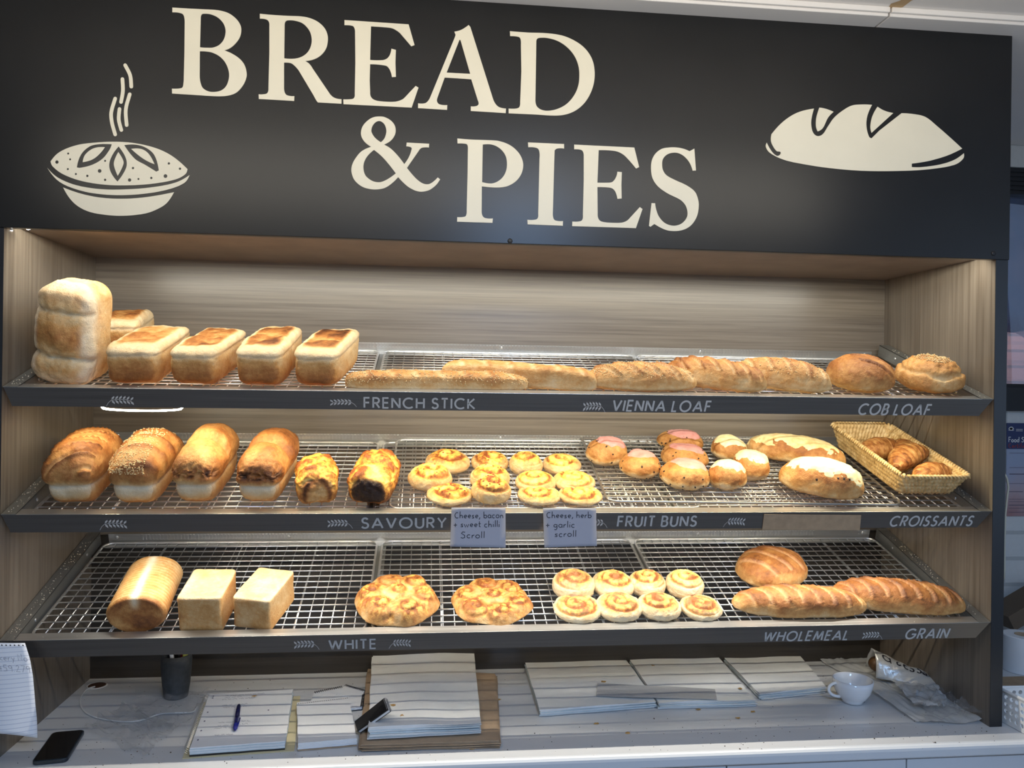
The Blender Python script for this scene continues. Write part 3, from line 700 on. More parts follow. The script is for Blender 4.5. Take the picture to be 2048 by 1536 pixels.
rack(1, 1.418, 2.105, NR, 'wire cooling rack under the round cob loaves, right end of the top shelf')
rack(2, .045, .728, NR, 'wire cooling rack under the tall loaves, left end of the middle shelf')
rack(2, .742, 1.405, NR, 'lower wire rack under the scroll rack, middle of the middle shelf')
rack(2, 1.418, 2.105, NR, 'lower wire rack beneath the croissant basket, right end of the middle shelf')
rack(2, .775, 1.47, NR+.0075, 'upper wire rack carrying the cheese scrolls on the middle shelf', u0=.031, u1=.438)
xa, ua = onsh(1165, 876, 2, 0); xb, ub = onsh(1221, 1012, 2, 0)
rack(2, 1.265, 1.955, NR+.0150, 'dull slanting wire rack under the iced fruit buns, topmost on the middle shelf', yaw=math.atan2(-(xb-xa), (ua-ub))*-1.0, u0=.040, u1=.446, mat=M_DWIRE)
rack(3, .045, .728, NR, 'wire cooling rack under the white loaves, left end of the lowest shelf')
rack(3, .742, 1.405, NR, 'wire cooling rack under the pull-apart breads, middle of the lowest shelf')
rack(3, 1.418, 2.105, NR, 'wire cooling rack under the wholemeal breads, right end of the lowest shelf')
NTOP = NR+.003      # resting height on a single rack
# ------------------------------------------------------------------ baked goods
def cgrid(N):
    """cube surface split N x N per face -> points on the unit cube, quads"""
    idx = {}; V = []; F = []
    def vid(i, j, k):
        t = (i, j, k)
        if t not in idx: idx[t] = len(V); V.append((2*i/N-1, 2*j/N-1, 2*k/N-1))
        return idx[t]
    for a in range(N):
        for b in range(N):
            F.append((vid(a, b, 0), vid(a, b+1, 0), vid(a+1, b+1, 0), vid(a+1, b, 0)))
            F.append((vid(a, b, N), vid(a+1, b, N), vid(a+1, b+1, N), vid(a, b+1, N)))
            F.append((vid(a, 0, b), vid(a+1, 0, b), vid(a+1, 0, b+1), vid(a, 0, b+1)))
            F.append((vid(a, N, b), vid(a, N, b+1), vid(a+1, N, b+1), vid(a+1, N, b)))
            F.append((vid(0, a, b), vid(0, a, b+1), vid(0, a+1, b+1), vid(0, a+1, b)))
            F.append((vid(N, a, b), vid(N, a+1, b), vid(N, a+1, b+1), vid(N, a, b+1)))
    return np.array(V), np.array(F)
_CG = {}
def unit_blob(N, k1, k2):
    """rounded unit shape: k1 = squareness in plan, k2 = squareness upright (2 = round)"""
    if N not in _CG: _CG[N] = cgrid(N)
    V, F = _CG[N]; P = V.copy()
    # equalise spacing a little before projecting
    P = np.tan(P*PI/4) if min(k1, k2) < 3.5 else P
    r = (np.abs(P[:, 0])**k1+np.abs(P[:, 1])**k1)**(1/k1); n = (r**k2+np.abs(P[:, 2])**k2)**(1/k2)
    return P/n[:, None], F
def nz(P, sc, seed, oct=3):
    o = Vector((seed*7.31, seed*3.17, seed*1.73)); f = mnoise.fractal
    return np.array([f(Vector((p[0]*sc, p[1]*sc, p[2]*sc))+o, .8, 2.1, oct) for p in P])
def sst(a, b, x):
    t = np.clip((x-a)/(b-a), 0, 1); return t*t*(3-2*t)
def vnorm(P, F):
    q = np.cross(P[F[:, 2]]-P[F[:, 0]], P[F[:, 3]]-P[F[:, 1]]); N = np.zeros_like(P)
    for k in range(4): np.add.at(N, F[:, k], q)
    return N/np.maximum(np.linalg.norm(N, axis=1), 1e-12)[:, None]
class Dough:
    def __init__(s, P, F):
        s.P = P; s.F = F; n = len(P); s.bake = np.full(n, .3); s.cheese = np.zeros(n); s.cb = np.full(n, .3); s.flour = np.zeros(n)
    def push(s, d): s.P = s.P+vnorm(s.P, s.F)*d[:, None]
    def settle(s):
        s.P[:, 2] -= s.P[:, 2].min()
    def mesh(s, name):
        me = bpy.data.meshes.new(name); me.from_pydata(s.P.tolist(), [], s.F.tolist()); me.update()
        for nme, arr in (('bake', s.bake), ('cheese', s.cheese), ('cheesebake', s.cb), ('flour', s.flour)):
            a = me.attributes.new(nme, 'FLOAT', 'POINT'); a.data.foreach_set('value', np.clip(arr, 0, 1).astype(np.float32))
        return me
    def shell(s, name, mask, thick):
        """skin lying on the dough where mask > 0"""
        N = vnorm(s.P, s.F); t = sst(0, .35, mask)*thick; Q = s.P+N*(t-.0006*(mask <= 0)-.0002)[:, None]
        keep = (mask[s.F] > 0).any(axis=1); F = s.F[keep]; used = np.unique(F); mp = -np.ones(len(Q), int); mp[used] = np.arange(len(used))
        Q2 = Q[used].copy(); low = mask[used] <= 0; Q2[low] -= N[used][low]*.0012
        me = bpy.data.meshes.new(name); me.from_pydata(Q2.tolist(), [], mp[F].tolist()); me.update(); return me

def bread(name, dough, M, label, cat, group=None, parts=()):
    """parts: list of (name, mesh, material, kind)"""
    me = dough.mesh(name)
    if not parts:
        o = link(name, me, M_CRUST, None, True, label, cat, group); o.matrix_world = M; return o
    r = empty(name, M, label, cat, group)
    link('crust', me, M_CRUST, r, True)
    for p in parts:
        o = link(p[0], p[1], p[2], r, True)
        if len(p) > 3 and p[3]: o['kind'] = p[3]
    return r
def seeds(dough, n, seed, cond, size=.0019, flat=.45):
    rr = random.Random(seed); N = vnorm(dough.P, dough.F); ok = np.nonzero(cond)[0]; mb = MB()
    for _ in range(n):
        i = ok[rr.randrange(len(ok))]; f = Vector(dough.P[i])+Vector((rr.uniform(-1, 1), rr.uniform(-1, 1), rr.uniform(-.3, .3)))*.0012; nn = Vector(N[i])
        q = nn.to_track_quat('Z', 'Y').to_matrix() @ Matrix.Rotation(rr.uniform(0, PI), 3, 'Z')
        c = f+nn*.0005; a = size*rr.uniform(.8, 1.2); pts = [(a, 0, 0), (0, a*.6, 0), (-a, 0, 0), (0, -a*.6, 0), (0, 0, a*flat), (0, 0, -a*flat)]
        mb.add([c+q @ Vector(p) for p in pts], [(0, 1, 4), (1, 2, 4), (2, 3, 4), (3, 0, 4), (1, 0, 5), (2, 1, 5), (3, 2, 5), (0, 3, 5)])
    return mb.mesh('sesame_seeds')
def currant_parts(dough, n, seed, cond, r=.0026):
    rr = random.Random(seed); N = vnorm(dough.P, dough.F); ok = np.nonzero(cond)[0]; out = []
    for _ in range(n):
        i = ok[rr.randrange(len(ok))]; nn = Vector(N[i]); q = nn.to_track_quat('Z', 'Y').to_matrix() @ Matrix.Rotation(rr.uniform(0, PI), 3, 'Z')
        out.append(('currant', MB().ball(Vector(dough.P[i])+nn*.0002, r*rr.uniform(.7, 1.3), r*.8, r*.55, 8, 5, rot=q).mesh('currant'), M_CURR))
    return out

def d_tin(a, b, h, seed, tone=.5, N=30, flat=True):
    """tin loaf: a, b half sizes, h height"""
    U, F = unit_blob(N, 6, 4.6); z = (U[:, 2]+1)/2
    flare = .93+.07*z+.035*np.exp(-((z-.86)/.10)**2)-.02*np.exp(-((z-.70)/.04)**2)
    P = np.stack([U[:, 0]*a*flare, U[:, 1]*b*(.965+.035*z+.02*np.exp(-((z-.85)/.1)**2)), z*h], 1); d = Dough(P, F)
    n1 = nz(P, 22, seed); n2 = nz(P, 70, seed+3)
    seam = np.exp(-((z-.74-.05*n1)/.022)**2)*(np.abs(U[:, 2]) < .9)
    sag = -.10*h*sst(.9, 1, z)*(U[:, 0]**2*.25+U[:, 1]**2*.5)+.03*h*sst(.9, 1, z)*n1
    d.P[:, 2] += sag
    d.push(n1*.0030+n2*.0009*sst(.6, .8, z)-seam*.0026)
    topm = sst(.955, .99, z); edge = np.maximum(np.abs(U[:, 0])**3, np.abs(U[:, 1])**5)
    band = .5+.5*np.sin(U[:, 1]*4.2+seed)
    tb = tone*(.70+.35*band+.5*n1)*(1-sst(.30, .95, edge+.45*n1))+.13+.10*n2
    side = .20+.10*n1+.16*sst(.75, .1, z)+.12*sst(.55, .95, np.abs(U[:, 1]))*sst(.8, .3, z)
    d.bake = side*(1-topm)+tb*topm
    ring = sst(.70, .80, z)*(1-topm); d.bake = d.bake*(1-ring*.7)+.10*ring
    d.flour = ring*.15+seam*.2; d.bake += .16*sst(-.90, -.97, U[:, 1])*(1-ring)*sst(.75, .6, z)
    d.settle(); return d
def d_stand(a, b, h, seed):
    """three-lobed high loaf standing on its end; b is half its height"""
    d = d_tin(a, b, h, seed, .55, 40); P = d.P; y = P[:, 1]/b; z = P[:, 2]/h; n0 = nz(P, 30, seed)
    cre = np.exp(-((y+.42+.04*n0)/.045)**2)+.8*np.exp(-((y-.46+.03*n0)/.04)**2)
    top = sst(.45, 1, z); d.P[:, 2] += top*h*.16*(1-(P[:, 0]/a)**2)-cre*top*.010
    lob = np.abs(np.sin((y+.42)*PI/.88)); d.P[:, 2] += top*h*.05*lob
    r = sst(.62, 1.02, y); d.P[:, 0] *= 1-.30*r**2; d.P[:, 2] -= h*.22*sst(.70, 1.0, y)**2*top
    d.P[:, 0] *= (1-cre*.05*top)*(1-.13*sst(-1, 1, y))
    n = nz(P, 34, seed+5); w = np.exp(-((y-.02)/.36)**2)*1.0+.55*np.exp(-((y+.70)/.17)**2)+.45*np.exp(-((y-.72)/.17)**2)
    m = sst(.72, .95, z)*(1-sst(.55, .88, np.abs(P[:, 0]/a)+.1*n)); d.bake = d.bake*(1-m)+m*(.10+.40*w+.1*n); d.bake -= cre*m*.15
    side = (1-sst(.6, .8, z)); d.bake = np.where(side > .5, .26+.12*n, d.bake)
    d.flour = np.clip(d.flour+.5*top*(1-m), 0, .6)
    T = np.stack([d.P[:, 0], -d.P[:, 2], d.P[:, 1]], 1); d.P = T; d.settle(); d.P[:, 1] += h/2; return d
def d_square(a, b, h, seed, tone=.16):
    U, F = unit_blob(26, 14, 14); z = (U[:, 2]+1)/2
    P = np.stack([U[:, 0]*a, U[:, 1]*b, z*h], 1); d = Dough(P, F); n1 = nz(P, 25, seed)
    wst = (1-.05*(1-(2*z-1)**2)); d.P[:, 0] *= wst; d.P[:, 2] -= .035*h*(1-U[:, 0]**2)*(1-U[:, 1]**2)*sst(.8, 1, z)
    d.push(n1*.0009)
    fold = np.exp(-((P[:, 0]*1.0+P[:, 1]*.6-.03)/.002)**2)*sst(.95, 1, z)
    d.bake = tone+.10*n1-.1*fold+.05*sst(.3, .0, z)+.08*np.maximum(np.abs(U[:, 0]), np.abs(U[:, 1]))**12*(z < .95)
    d.flour = np.exp(-((z-.97)/.03)**2)*.2; return d
def d_ribbed(a, b, h, seed):
    U, F = unit_blob(46, 2, 2.2); 
    y = np.clip(U[:, 1]*1.02, -1, 1); V, _ = _CG[46]
    # cylinder with rounded ends
    C = V.copy(); r = np.maximum(np.abs(C[:, 0]), np.abs(C[:, 2])); ang = np.arctan2(C[:, 2], C[:, 0]); rr = (1-np.clip((np.abs(C[:, 1])-.90)/.10, 0, 1)**2*.10)
    rad = r*rr; t = C[:, 1]*b
    P = np.stack([np.cos(ang)*rad*a, t, (np.sin(ang)*rad*.93+.93)*h/2*1.07], 1); d = Dough(P, F)
    body = (r > .97)&(np.abs(C[:, 1]) < .94); n1 = nz(P, 26, seed); seamx = np.abs(P[:, 0]+.002*n1)/a; up = sst(.6, .9, P[:, 2]/h)
    seam = np.exp(-(seamx/.13)**2)*up
    rib = np.sin(t/.0062*2*PI/1.0)*.5+.5
    d.push(body*(rib*.0019)*(1-seam)+n1*.0007+seam*.0016*n1)
    d.bake = np.where(body, .42+.07*n1-.16*rib, .50+.2*n1)*(1-seam)+.03*seam; d.bake += .12*(C[:, 1] < -.97)
    d.flour = seam*.45; d.P[:, 2] = np.maximum(d.P[:, 2], .02*h); d.settle(); return d
def d_loaf(a, b, h, seed, cuts=6, slant=.9, tone=.45, k=2.3, N=40, depth=.004, bend=0.0, ends=1.0, pale=.12, curve=0.0, kz=2.25, cp=.40):
    """free-standing loaf along local x (half length b), cut across"""
    U, F = unit_blob(N, k, kz); z = (U[:, 2]+.55)/1.55
    lo = U[:, 2] < 0
    zz = np.where(lo, U[:, 2]*.42, U[:, 2]); zz = (zz+.42)/1.42
    P = np.stack([U[:, 0]*b, U[:, 1]*a, zz*h], 1); P[:, 1] += bend*(U[:, 0]**2-.3)
    d = Dough(P, F); n1 = nz(P, 24, seed); n2 = nz(P, 90, seed+2); top = sst(.45, .75, zz)
    if cuts:
        ph = (U[:, 0]*b+U[:, 1]*a*slant+curve*U[:, 1]**2*a)/(2*b)*cuts*1.08+.5*(cuts % 2 == 0)+.05*n1
        fr = ph-np.round(ph); inside = top*(np.abs(U[:, 1]) < .80)*(np.abs(U[:, 0]) < .93)
        gr = np.exp(-(fr/.10)**2)*inside; lip = np.exp(-((fr-.17)/.07)**2)*inside
        d.push(-gr*depth+lip*depth*.8)
        d.bake = tone*(.72+.35*top)+.16*n1+.12*lip-gr*(tone*cp)
        d.flour = gr*.12
    else:
        d.bake = tone*(.72+.35*top)+.16*n1
    d.push(n1*.0022+n2*.0008)
    d.bake = d.bake-pale*sst(.42, .2, zz)+.10*sst(.14, 0, zz)
    d.settle(); return d
def d_cob(a, b, h, seed, tone=.45, cuts=0, N=36, burst=0.0):
    U, F = unit_blob(N, 2.1, 2.1); lo = U[:, 2] < 0; zz = np.where(lo, U[:, 2]*.55, U[:, 2]); zz = (zz+.55)/1.55
    P = np.stack([U[:, 0]*a, U[:, 1]*b, zz*h], 1); d = Dough(P, F); n1 = nz(P, 17, seed); n2 = nz(P, 80, seed+2)
    d.bake = tone+.16*n1
    if cuts:
        ph = (U[:, 0]*.5+U[:, 1]*.86+.06*n1)*cuts*.75; fr = ph-np.round(ph); ins = sst(.55, .75, zz)*(U[:, 0] > -.3)
        gr = np.exp(-(fr/.09)**2)*ins; lip = np.exp(-((fr-.15)/.08)**2)*ins; d.push(-gr*.005+lip*.002); d.bake += lip*.18+gr*.05
    if burst:
        cr = np.exp(-((zz-.66-.09*n1)/.05)**2)*burst; d.push(-cr*.006+sst(.7, .85, zz)*.004*n2); d.bake -= cr*.12
    d.push(n1*.004+n2*.0009); d.bake += .10*sst(.2, 0, zz)-.06*sst(.4, .2, zz); d.settle(); return d
def d_tall(a, b, h, seed, style='cut', tone=.5, N=40):
    """tin loaf risen well above its tin; long axis y, front end at -b"""
    U, F = unit_blob(N, 5, 3.6); z = (U[:, 2]+1)/2; y = U[:, 1]
    q = sst(.36, .56, z); w = .90+.05*z+q*(.10-.03*sst(.8, 1, z))
    ly = .93+.02*z+q*.06
    P = np.stack([U[:, 0]*a*w, U[:, 1]*b*ly, z*h], 1)
    dome = sst(.45, 1, z); P[:, 2] -= dome*h*(.16*np.abs(U[:, 0])**2.4+.13*np.abs(y)**3)
    n1 = nz(P, 18, seed); n2 = nz(P, 60, seed+1); n3 = nz(P, 130, seed+2)
    if style == 'double':
        valley = np.exp(-((y+.02+.04*n1)/.10)**2); P[:, 2] -= valley*dome*h*.13; P[:, 0] *= 1-valley*q*.06
        P[:, 2] -= dome*(y < -.02)*h*.05
    d = Dough(P, F)
    seam = np.exp(-((z-.40-.03*n1)/.03)**2)
    side = .34+.10*n1+.1*sst(.4, .1, z); side = np.where(np.abs(U[:, 1]) > .9, .10+.08*n1+.22*sst(.27, .12, z-.06*U[:, 0]**2), side)
    topb = tone+.18*n1
    d.bake = side*(1-q)+topb*q; d.flour = seam*.3+.25*np.exp(-((z-.36)/.07)**2)*(y < -.8)
    if style == 'cut':
        ph = (y*b*1.0-U[:, 0]*a*.55)/b*3.1+.35; fr = ph-np.round(ph); ins = q*dome*(np.abs(U[:, 0]) < .82)
        gr = np.exp(-(fr/.10)**2)*ins; lip = np.exp(-((fr+.18)/.09)**2)*ins; d.push(-gr*.0065+lip*.0050); d.bake += lip*.20-gr*.26
    elif style == 'seed':
        ph = (y*b-U[:, 0]*a*.2)/b*2.2; fr = ph-np.round(ph); lip = np.exp(-(fr/.16)**2)*q*dome; d.push(lip*.006); d.bake += lip*.22-.08
    elif style == 'double':
        br = sst(-.55, -.85, y)*sst(.45, .6, z)*sst(.95, .75, z); d.push(-br*(.004+.010*np.abs(n2))); d.bake += br*(.16+.45*np.clip(n2, -.2, 1))
    d.push(-seam*.0030+n1*.0028+n2*.0012*q+n3*.0006*q)
    d.settle(); return d
def d_savoury(a, b, h, seed, dark=.0, N=36):
    U, F = unit_blob(N, 4, 3.2); z = (U[:, 2]+1)/2; P = np.stack([U[:, 0]*a, U[:, 1]*b, z*h], 1)
    n1 = nz(P, 22, seed); n2 = nz(P, 55, seed+1); n3 = nz(P, 110, seed+2); y = U[:, 1]
    val = np.exp(-((y+.05)/.14)**2); P[:, 2] -= sst(.5, 1, z)*(h*.18*np.abs(U[:, 0])**2.5+val*h*.10*(1 if dark else .2)-h*.06*(y > .0)*(1 if dark else 0))
    d = Dough(P, F); d.push(n1*.005+n2*.0045*sst(.3, .6, z)+n3*.0015)
    d.bake = .50+.35*n1+.25*n2+dark*.25; fr = sst(-.86, -.97, y)
    d.cheese = np.clip(sst(.35, .6, z+.25*n1)*(1-fr)*.95+(.5*(n2 > .05))*(1-fr), 0, 1)
    d.cb = .50+.5*n2+.25*n1+.25*dark*n1; arcn = np.exp(-((np.hypot(U[:, 0]*.9, z-.30)-.55)/.10)**2)
    d.bake = np.where(fr > .3, (.42+.75*dark+.2*n1+arcn*.4*(1-dark)), d.bake); d.cheese *= 1-fr
    d.settle(); return d
def d_scroll(a, b, h, seed, turns=2.3, cheese=.9, tone=.25, N=30, depth=.0045, hand=1, cb=.35, rise=.25):
    U, F = unit_blob(N, 2.1, 2.6); zz = (U[:, 2]+1)/2
    P = np.stack([U[:, 0]*a, U[:, 1]*b, zz*h], 1); n1 = nz(P, 40, seed); n2 = nz(P, 120, seed+1)
    r = np.hypot(U[:, 0], U[:, 1]); th = np.arctan2(U[:, 1], U[:, 0])*hand+seed*1.7
    top = sst(.55, .85, zz); ph = r*turns*1.02-th/(2*PI)+.08*n1; fr = ph-np.round(ph); gr = np.exp(-(fr/.15)**2)*top*(r < .93)
    d = Dough(P, F); d.P[:, 2] += top*h*rise*(1-r**1.6)
    d.push(-gr*depth+n1*.0016+n2*.0008)
    d.bake = tone-.10*(1-top)+.10*n1+gr*.22
    d.cheese = np.clip(top*sst(1.0, .72, r+.22*n1)*cheese, 0, 1)*sst(.0, .12, .95-r+.1*n1); d.cb = cb+.06+gr*.45+.50*n1+.35*sst(.2, .8, r)*n2
    d.settle(); return d
def d_pull(a, b, h, seed, N=52):
    U, F = unit_blob(N, 2.0, 2.3); lo = U[:, 2] < 0; zz = np.where(lo, U[:, 2]*.6, U[:, 2]); zz = (zz+.6)/1.6
    X = U[:, 0]; Y = U[:, 1]; th = np.arctan2(Y, X); n = 6; off = seed*.9
    cs = [(0, .02, .36)]+[(.64*math.cos(off+2*PI*i/n), .64*math.sin(off+2*PI*i/n), .46) for i in range(n)]
    lobe = 1+.03*np.cos(n*(th-off)); P = np.stack([X*a*lobe, Y*b*lobe, zz*h*.62], 1)
    Hh = np.zeros(len(X)); gi = np.zeros(len(X)); best = np.full(len(X), 9.)
    for j, (cx, cy, cr) in enumerate(cs):
        dd = np.hypot(X*lobe-cx, Y*lobe-cy)/cr; t2 = np.arctan2(Y*lobe-cy, X*lobe-cx)+j*1.3; hump = np.clip(1-dd**2*.75, 0, 1)**.6*(1.0 if j else 1.12)
        ph = dd*1.7-t2/(2*PI); fr = ph-np.round(ph); g = np.exp(-(fr/.15)**2)*(dd < 1)
        m = dd < best; best = np.where(m, dd, best); gi = np.where(m, g, gi); Hh = np.maximum(Hh, hump)
    n1 = nz(P, 30, seed); n2 = nz(P, 90, seed+1); top = sst(.45, .8, zz); P[:, 2] += top*Hh*h*.58
    d = Dough(P, F); crev = sst(.85, 1.25, best)
    d.push(-gi*top*.0040-crev*top*.004+n1*.0020+n2*.0012*top)
    d.bake = .38+.20*n1+.24*top*sst(.9, .3, best)+gi*top*.18; d.cheese = np.clip(top*(.35+.9*crev+.5*n1), 0, 1); d.cb = .20+.60*(1-crev)*sst(.0, .4, n2+.25)+gi*.35
    d.settle(); return d
def d_croissant(L, r0, seed, bend=.9, N=120, S=28):
    V = []; Fq = []
    for i in range(N+1):
        t = -1+2*i/N; seg = abs(t)*4.2; saw = seg-math.floor(seg); r = r0*(max(0, 1-abs(t)**2.1)**.62)*(1+.10*(1-saw)-.03)+.0015
        ang = t*bend; R0 = L/(2*math.sin(min(bend, 1.5)))
        cx = R0*math.sin(ang); cy = R0*(math.cos(ang)-1); tx = Vector((math.cos(ang), -math.sin(ang), 0)); nx = Vector((-tx.y, tx.x, 0))
        for k in range(S):
            a = 2*PI*k/S; V.append(Vector((cx, cy, 0))+nx*math.cos(a)*r*1.02+Vector((0, 0, math.sin(a)*r*.84)))
    for i in range(N):
        for k in range(S): Fq.append((i*S+k, (i+1)*S+k, (i+1)*S+(k+1) % S, i*S+(k+1) % S))
    c0 = [sum((V[k] for k in range(S)), Vector())/S]
    P = np.array([tuple(v) for v in V]); F = np.array(Fq); F = F[:, ::-1]
    d = Dough(P, F); n1 = nz(P, 30, seed); n2 = nz(P*np.array([.6, 1, 1]), 150, seed+1)
    t = np.abs(np.repeat(np.linspace(-1, 1, N+1), S)); saw = (t*4.2) % 1
    d.push(n1*.002+n2*.0009); d.bake = .52+.16*n1+.22*n2+.16*(1-saw)**3-.12*(saw > .9); d.settle(); return d

BR = {}
BR.update({
 't1': (0.0882, 0.1256, 0.0658, 0.1085, 0.1180, -0.1047),
 't2': (0.1299, 0.3210, 0.0522, 0.0781, 0.1043, 0.0496),
 't3': (0.2398, 0.1592, 0.0580, 0.1316, 0.0914, -0.0038),
 't4': (0.3703, 0.1577, 0.0521, 0.1299, 0.0880, -0.0732),
 't5': (0.5008, 0.1659, 0.0520, 0.1391, 0.0937, -0.0269),
 't6': (0.6289, 0.1675, 0.0511, 0.1395, 0.0893, -0.1108),
 'f1': (0.8759, 0.0549, 0.1981, 0.0300, 0.0380, 0.0164),
 'f2': (1.0592, 0.0921, 0.1761, 0.0300, 0.0510, -0.2272),
 'v1': (1.3355, 0.0687, 0.1280, 0.0450, 0.0616, -0.0523),
 'v2': (1.5174, 0.0972, 0.1206, 0.0430, 0.0685, -0.5408),
 'v3': (1.6764, 0.0945, 0.1139, 0.0430, 0.0732, -0.5410),
 'c1': (1.8751, 0.0991, 0.0762, 0.0761, 0.0838, 0.0002),
 'c2': (2.0474, 0.0960, 0.0755, 0.0754, 0.0829, 0.0007),
 'h1': (0.1202, 0.1284, 0.0550, 0.1003, 0.1316, 0.0036),
 'h2': (0.2490, 0.1304, 0.0520, 0.1001, 0.1272, -0.0379),
 'h3': (0.3713, 0.1415, 0.0500, 0.1151, 0.1359, -0.0368),
 'h4': (0.5060, 0.1384, 0.0501, 0.1120, 0.1279, -0.0849),
 's1': (0.6135, 0.1012, 0.0441, 0.0690, 0.0828, 0.1504),
 's2': (0.7386, 0.1131, 0.0482, 0.0819, 0.0832, -0.1295),
 'b1': (0.9045, 0.2354, 0.0532, 0.0532, 0.0348, 0.1745),
 'b2': (0.8623, 0.1408, 0.0504, 0.0504, 0.0393, 0.1745),
 'b3': (1.0070, 0.2394, 0.0453, 0.0453, 0.0324, 0.1745),
 'b4': (0.9995, 0.1374, 0.0460, 0.0460, 0.0404, 0.1745),
 'b5': (0.9059, 0.0736, 0.0508, 0.0508, 0.0193, 0.1745),
 'b6': (0.9978, 0.0673, 0.0440, 0.0440, 0.0395, 0.1745),
 'g1': (1.0921, 0.2162, 0.0405, 0.0405, 0.0411, -0.1396),
 'g2': (1.1818, 0.2293, 0.0469, 0.0469, 0.0306, -0.1396),
 'g3': (1.1042, 0.1240, 0.0468, 0.0468, 0.0306, -0.1396),
 'g4': (1.1955, 0.1333, 0.0489, 0.0489, 0.0270, -0.1397),
 'g5': (1.1059, 0.0706, 0.0484, 0.0484, 0.0191, -0.1392),
 'g6': (1.2003, 0.0719, 0.0493, 0.0494, 0.0169, -0.1397),
 'p1': (1.2991, 0.2594, 0.0523, 0.0478, 0.0638, -0.2444),
 'p2': (1.3644, 0.1833, 0.0495, 0.0453, 0.0579, -0.2444),
 'p3': (1.5176, 0.3623, 0.0595, 0.0544, 0.0453, -0.2443),
 'p4': (1.4937, 0.2474, 0.0576, 0.0526, 0.0499, -0.2443),
 'p5': (1.4599, 0.1279, 0.0587, 0.0537, 0.0611, -0.2443),
 'q1': (1.6270, 0.2978, 0.0453, 0.0453, 0.0553, -0.2443),
 'q2': (1.6362, 0.1730, 0.0442, 0.0442, 0.0665, -0.2443),
 'q3': (1.5581, 0.1228, 0.0460, 0.0460, 0.0628, -0.2443),
 'w1': (1.7979, 0.2818, 0.1225, 0.0480, 0.0642, -0.4199),
 'w2': (1.7735, 0.0900, 0.0940, 0.0553, 0.0802, -0.4730),
 'r1': (0.2498, 0.1218, 0.0579, 0.0905, 0.0859, 0.0836),
 'r2': (0.3885, 0.0914, 0.0470, 0.0622, 0.0829, -0.0370),
 'r3': (0.5055, 0.1008, 0.0434, 0.0668, 0.0747, -0.2351),
 'a1': (0.7925, 0.1154, 0.0939, 0.0941, 0.0401, -0.0003),
 'a2': (1.0066, 0.1148, 0.0916, 0.0914, 0.0273, 0.0003),
 'e1': (1.2014, 0.1569, 0.0500, 0.0503, 0.0497, -0.0874),
 'e2': (1.2982, 0.1615, 0.0502, 0.0503, 0.0427, -0.0000),
 'e3': (1.3811, 0.1623, 0.0448, 0.0448, 0.0437, 0.0873),
 'e4': (1.4691, 0.1510, 0.0446, 0.0447, 0.0499, -0.0872),
 'e5': (1.1986, 0.0771, 0.0549, 0.0547, 0.0255, -0.0000),
 'e6': (1.2929, 0.0750, 0.0528, 0.0527, 0.0321, 0.0873),
 'e7': (1.3860, 0.0719, 0.0487, 0.0489, 0.0351, -0.0872),
 'e8': (1.4836, 0.0698, 0.0475, 0.0476, 0.0263, -0.0003),
 'm1': (1.7137, 0.2190, 0.0930, 0.0755, 0.0729, 0.3491),
 'm2': (1.7185, 0.0691, 0.1585, 0.0458, 0.0608, -0.0506),
 'm3': (1.9677, 0.0823, 0.1524, 0.0497, 0.0644, -0.1897),
})

def G(key, default): return BR.get(key, default)
FIT = []
def place(s, key, x, u, yaw=0, n=None, roll=0, pitch=0):
    M = smat(s) @ Matrix.Translation((x, u, NTOP if n is None else n)) @ Matrix.Rotation(yaw, 4, 'Z') @ Matrix.Rotation(pitch, 4, 'X') @ Matrix.Rotation(roll, 4, 'Y')
    return M
NOV2 = NTOP+.0075; NOV3 = NTOP+.015
BREADS = []
def B(key, s, bbox, mode, yaw, dims, fn, name, label, cat, group=None, n=None, pitch=0, parts=None, roll=0):
    """dims = half width x, half depth y, height; bbox = where it stands in the photograph (used once to size it)"""
    x, u, sx, sy, h, yaw = G(key, (*onsh((bbox[0]+bbox[2])/2, bbox[3]-4, s), *dims, yaw))
    d = fn(sx, sy, h)
    o = bread(name, d, place(s, key, x, u, yaw, n, roll, pitch), label, cat, group, parts(d) if parts else ())
    BREADS.append((key, o, bbox, mode, (x, u, sx, sy, h, yaw)))
    return o
TIN = 'white tin loaves on the top shelf'
B('t1', 1, (62, 555, 225, 770), 'front', R(-6), (.060, .13, .118), lambda a, b, h: d_stand(a, h*1.0, b, 1) if False else d_stand(a, b, h, 1), 'high_loaf', 'tall three-lobed white loaf standing on its end by the left side panel', 'bread', pitch=R(2), roll=R(9))
B('t2', 1, (195, 618, 290, 772), 'back', 0, (0.055, 0.08, 0.12), lambda a, b, h: d_tin(a, b, h, 2, .5), 'tin_loaf', 'white tin loaf half hidden behind the standing loaf', 'bread', TIN)
B('t3', 1, (212, 650, 380, 773), 'front', 0, (0.058, 0.09, 0.088), lambda a, b, h: d_tin(a, b, h, 3, .42), 'tin_loaf', 'palest tin loaf with smooth orange top, first beside the standing loaf', 'bread', TIN)
B('t4', 1, (340, 655, 492, 775), 'front', 0, (0.052, 0.09, 0.088), lambda a, b, h: d_tin(a, b, h, 4, .56), 'tin_loaf', 'tin loaf with mottled brown top, between the palest one and the tallest one', 'bread', TIN)
B('t5', 1, (472, 652, 604, 778), 'front', 0, (0.052, 0.09, 0.09), lambda a, b, h: d_tin(a, b, h, 5, .64), 'tin_loaf', 'tin loaf with dark front end, second from the french sticks', 'bread', TIN)
B('t6', 1, (588, 657, 719, 778), 'front', 0, (0.051, 0.09, 0.088), lambda a, b, h: d_tin(a, b, h, 6, .68), 'tin_loaf', 'tin loaf with browned patch on top, next to the french sticks', 'bread', TIN)
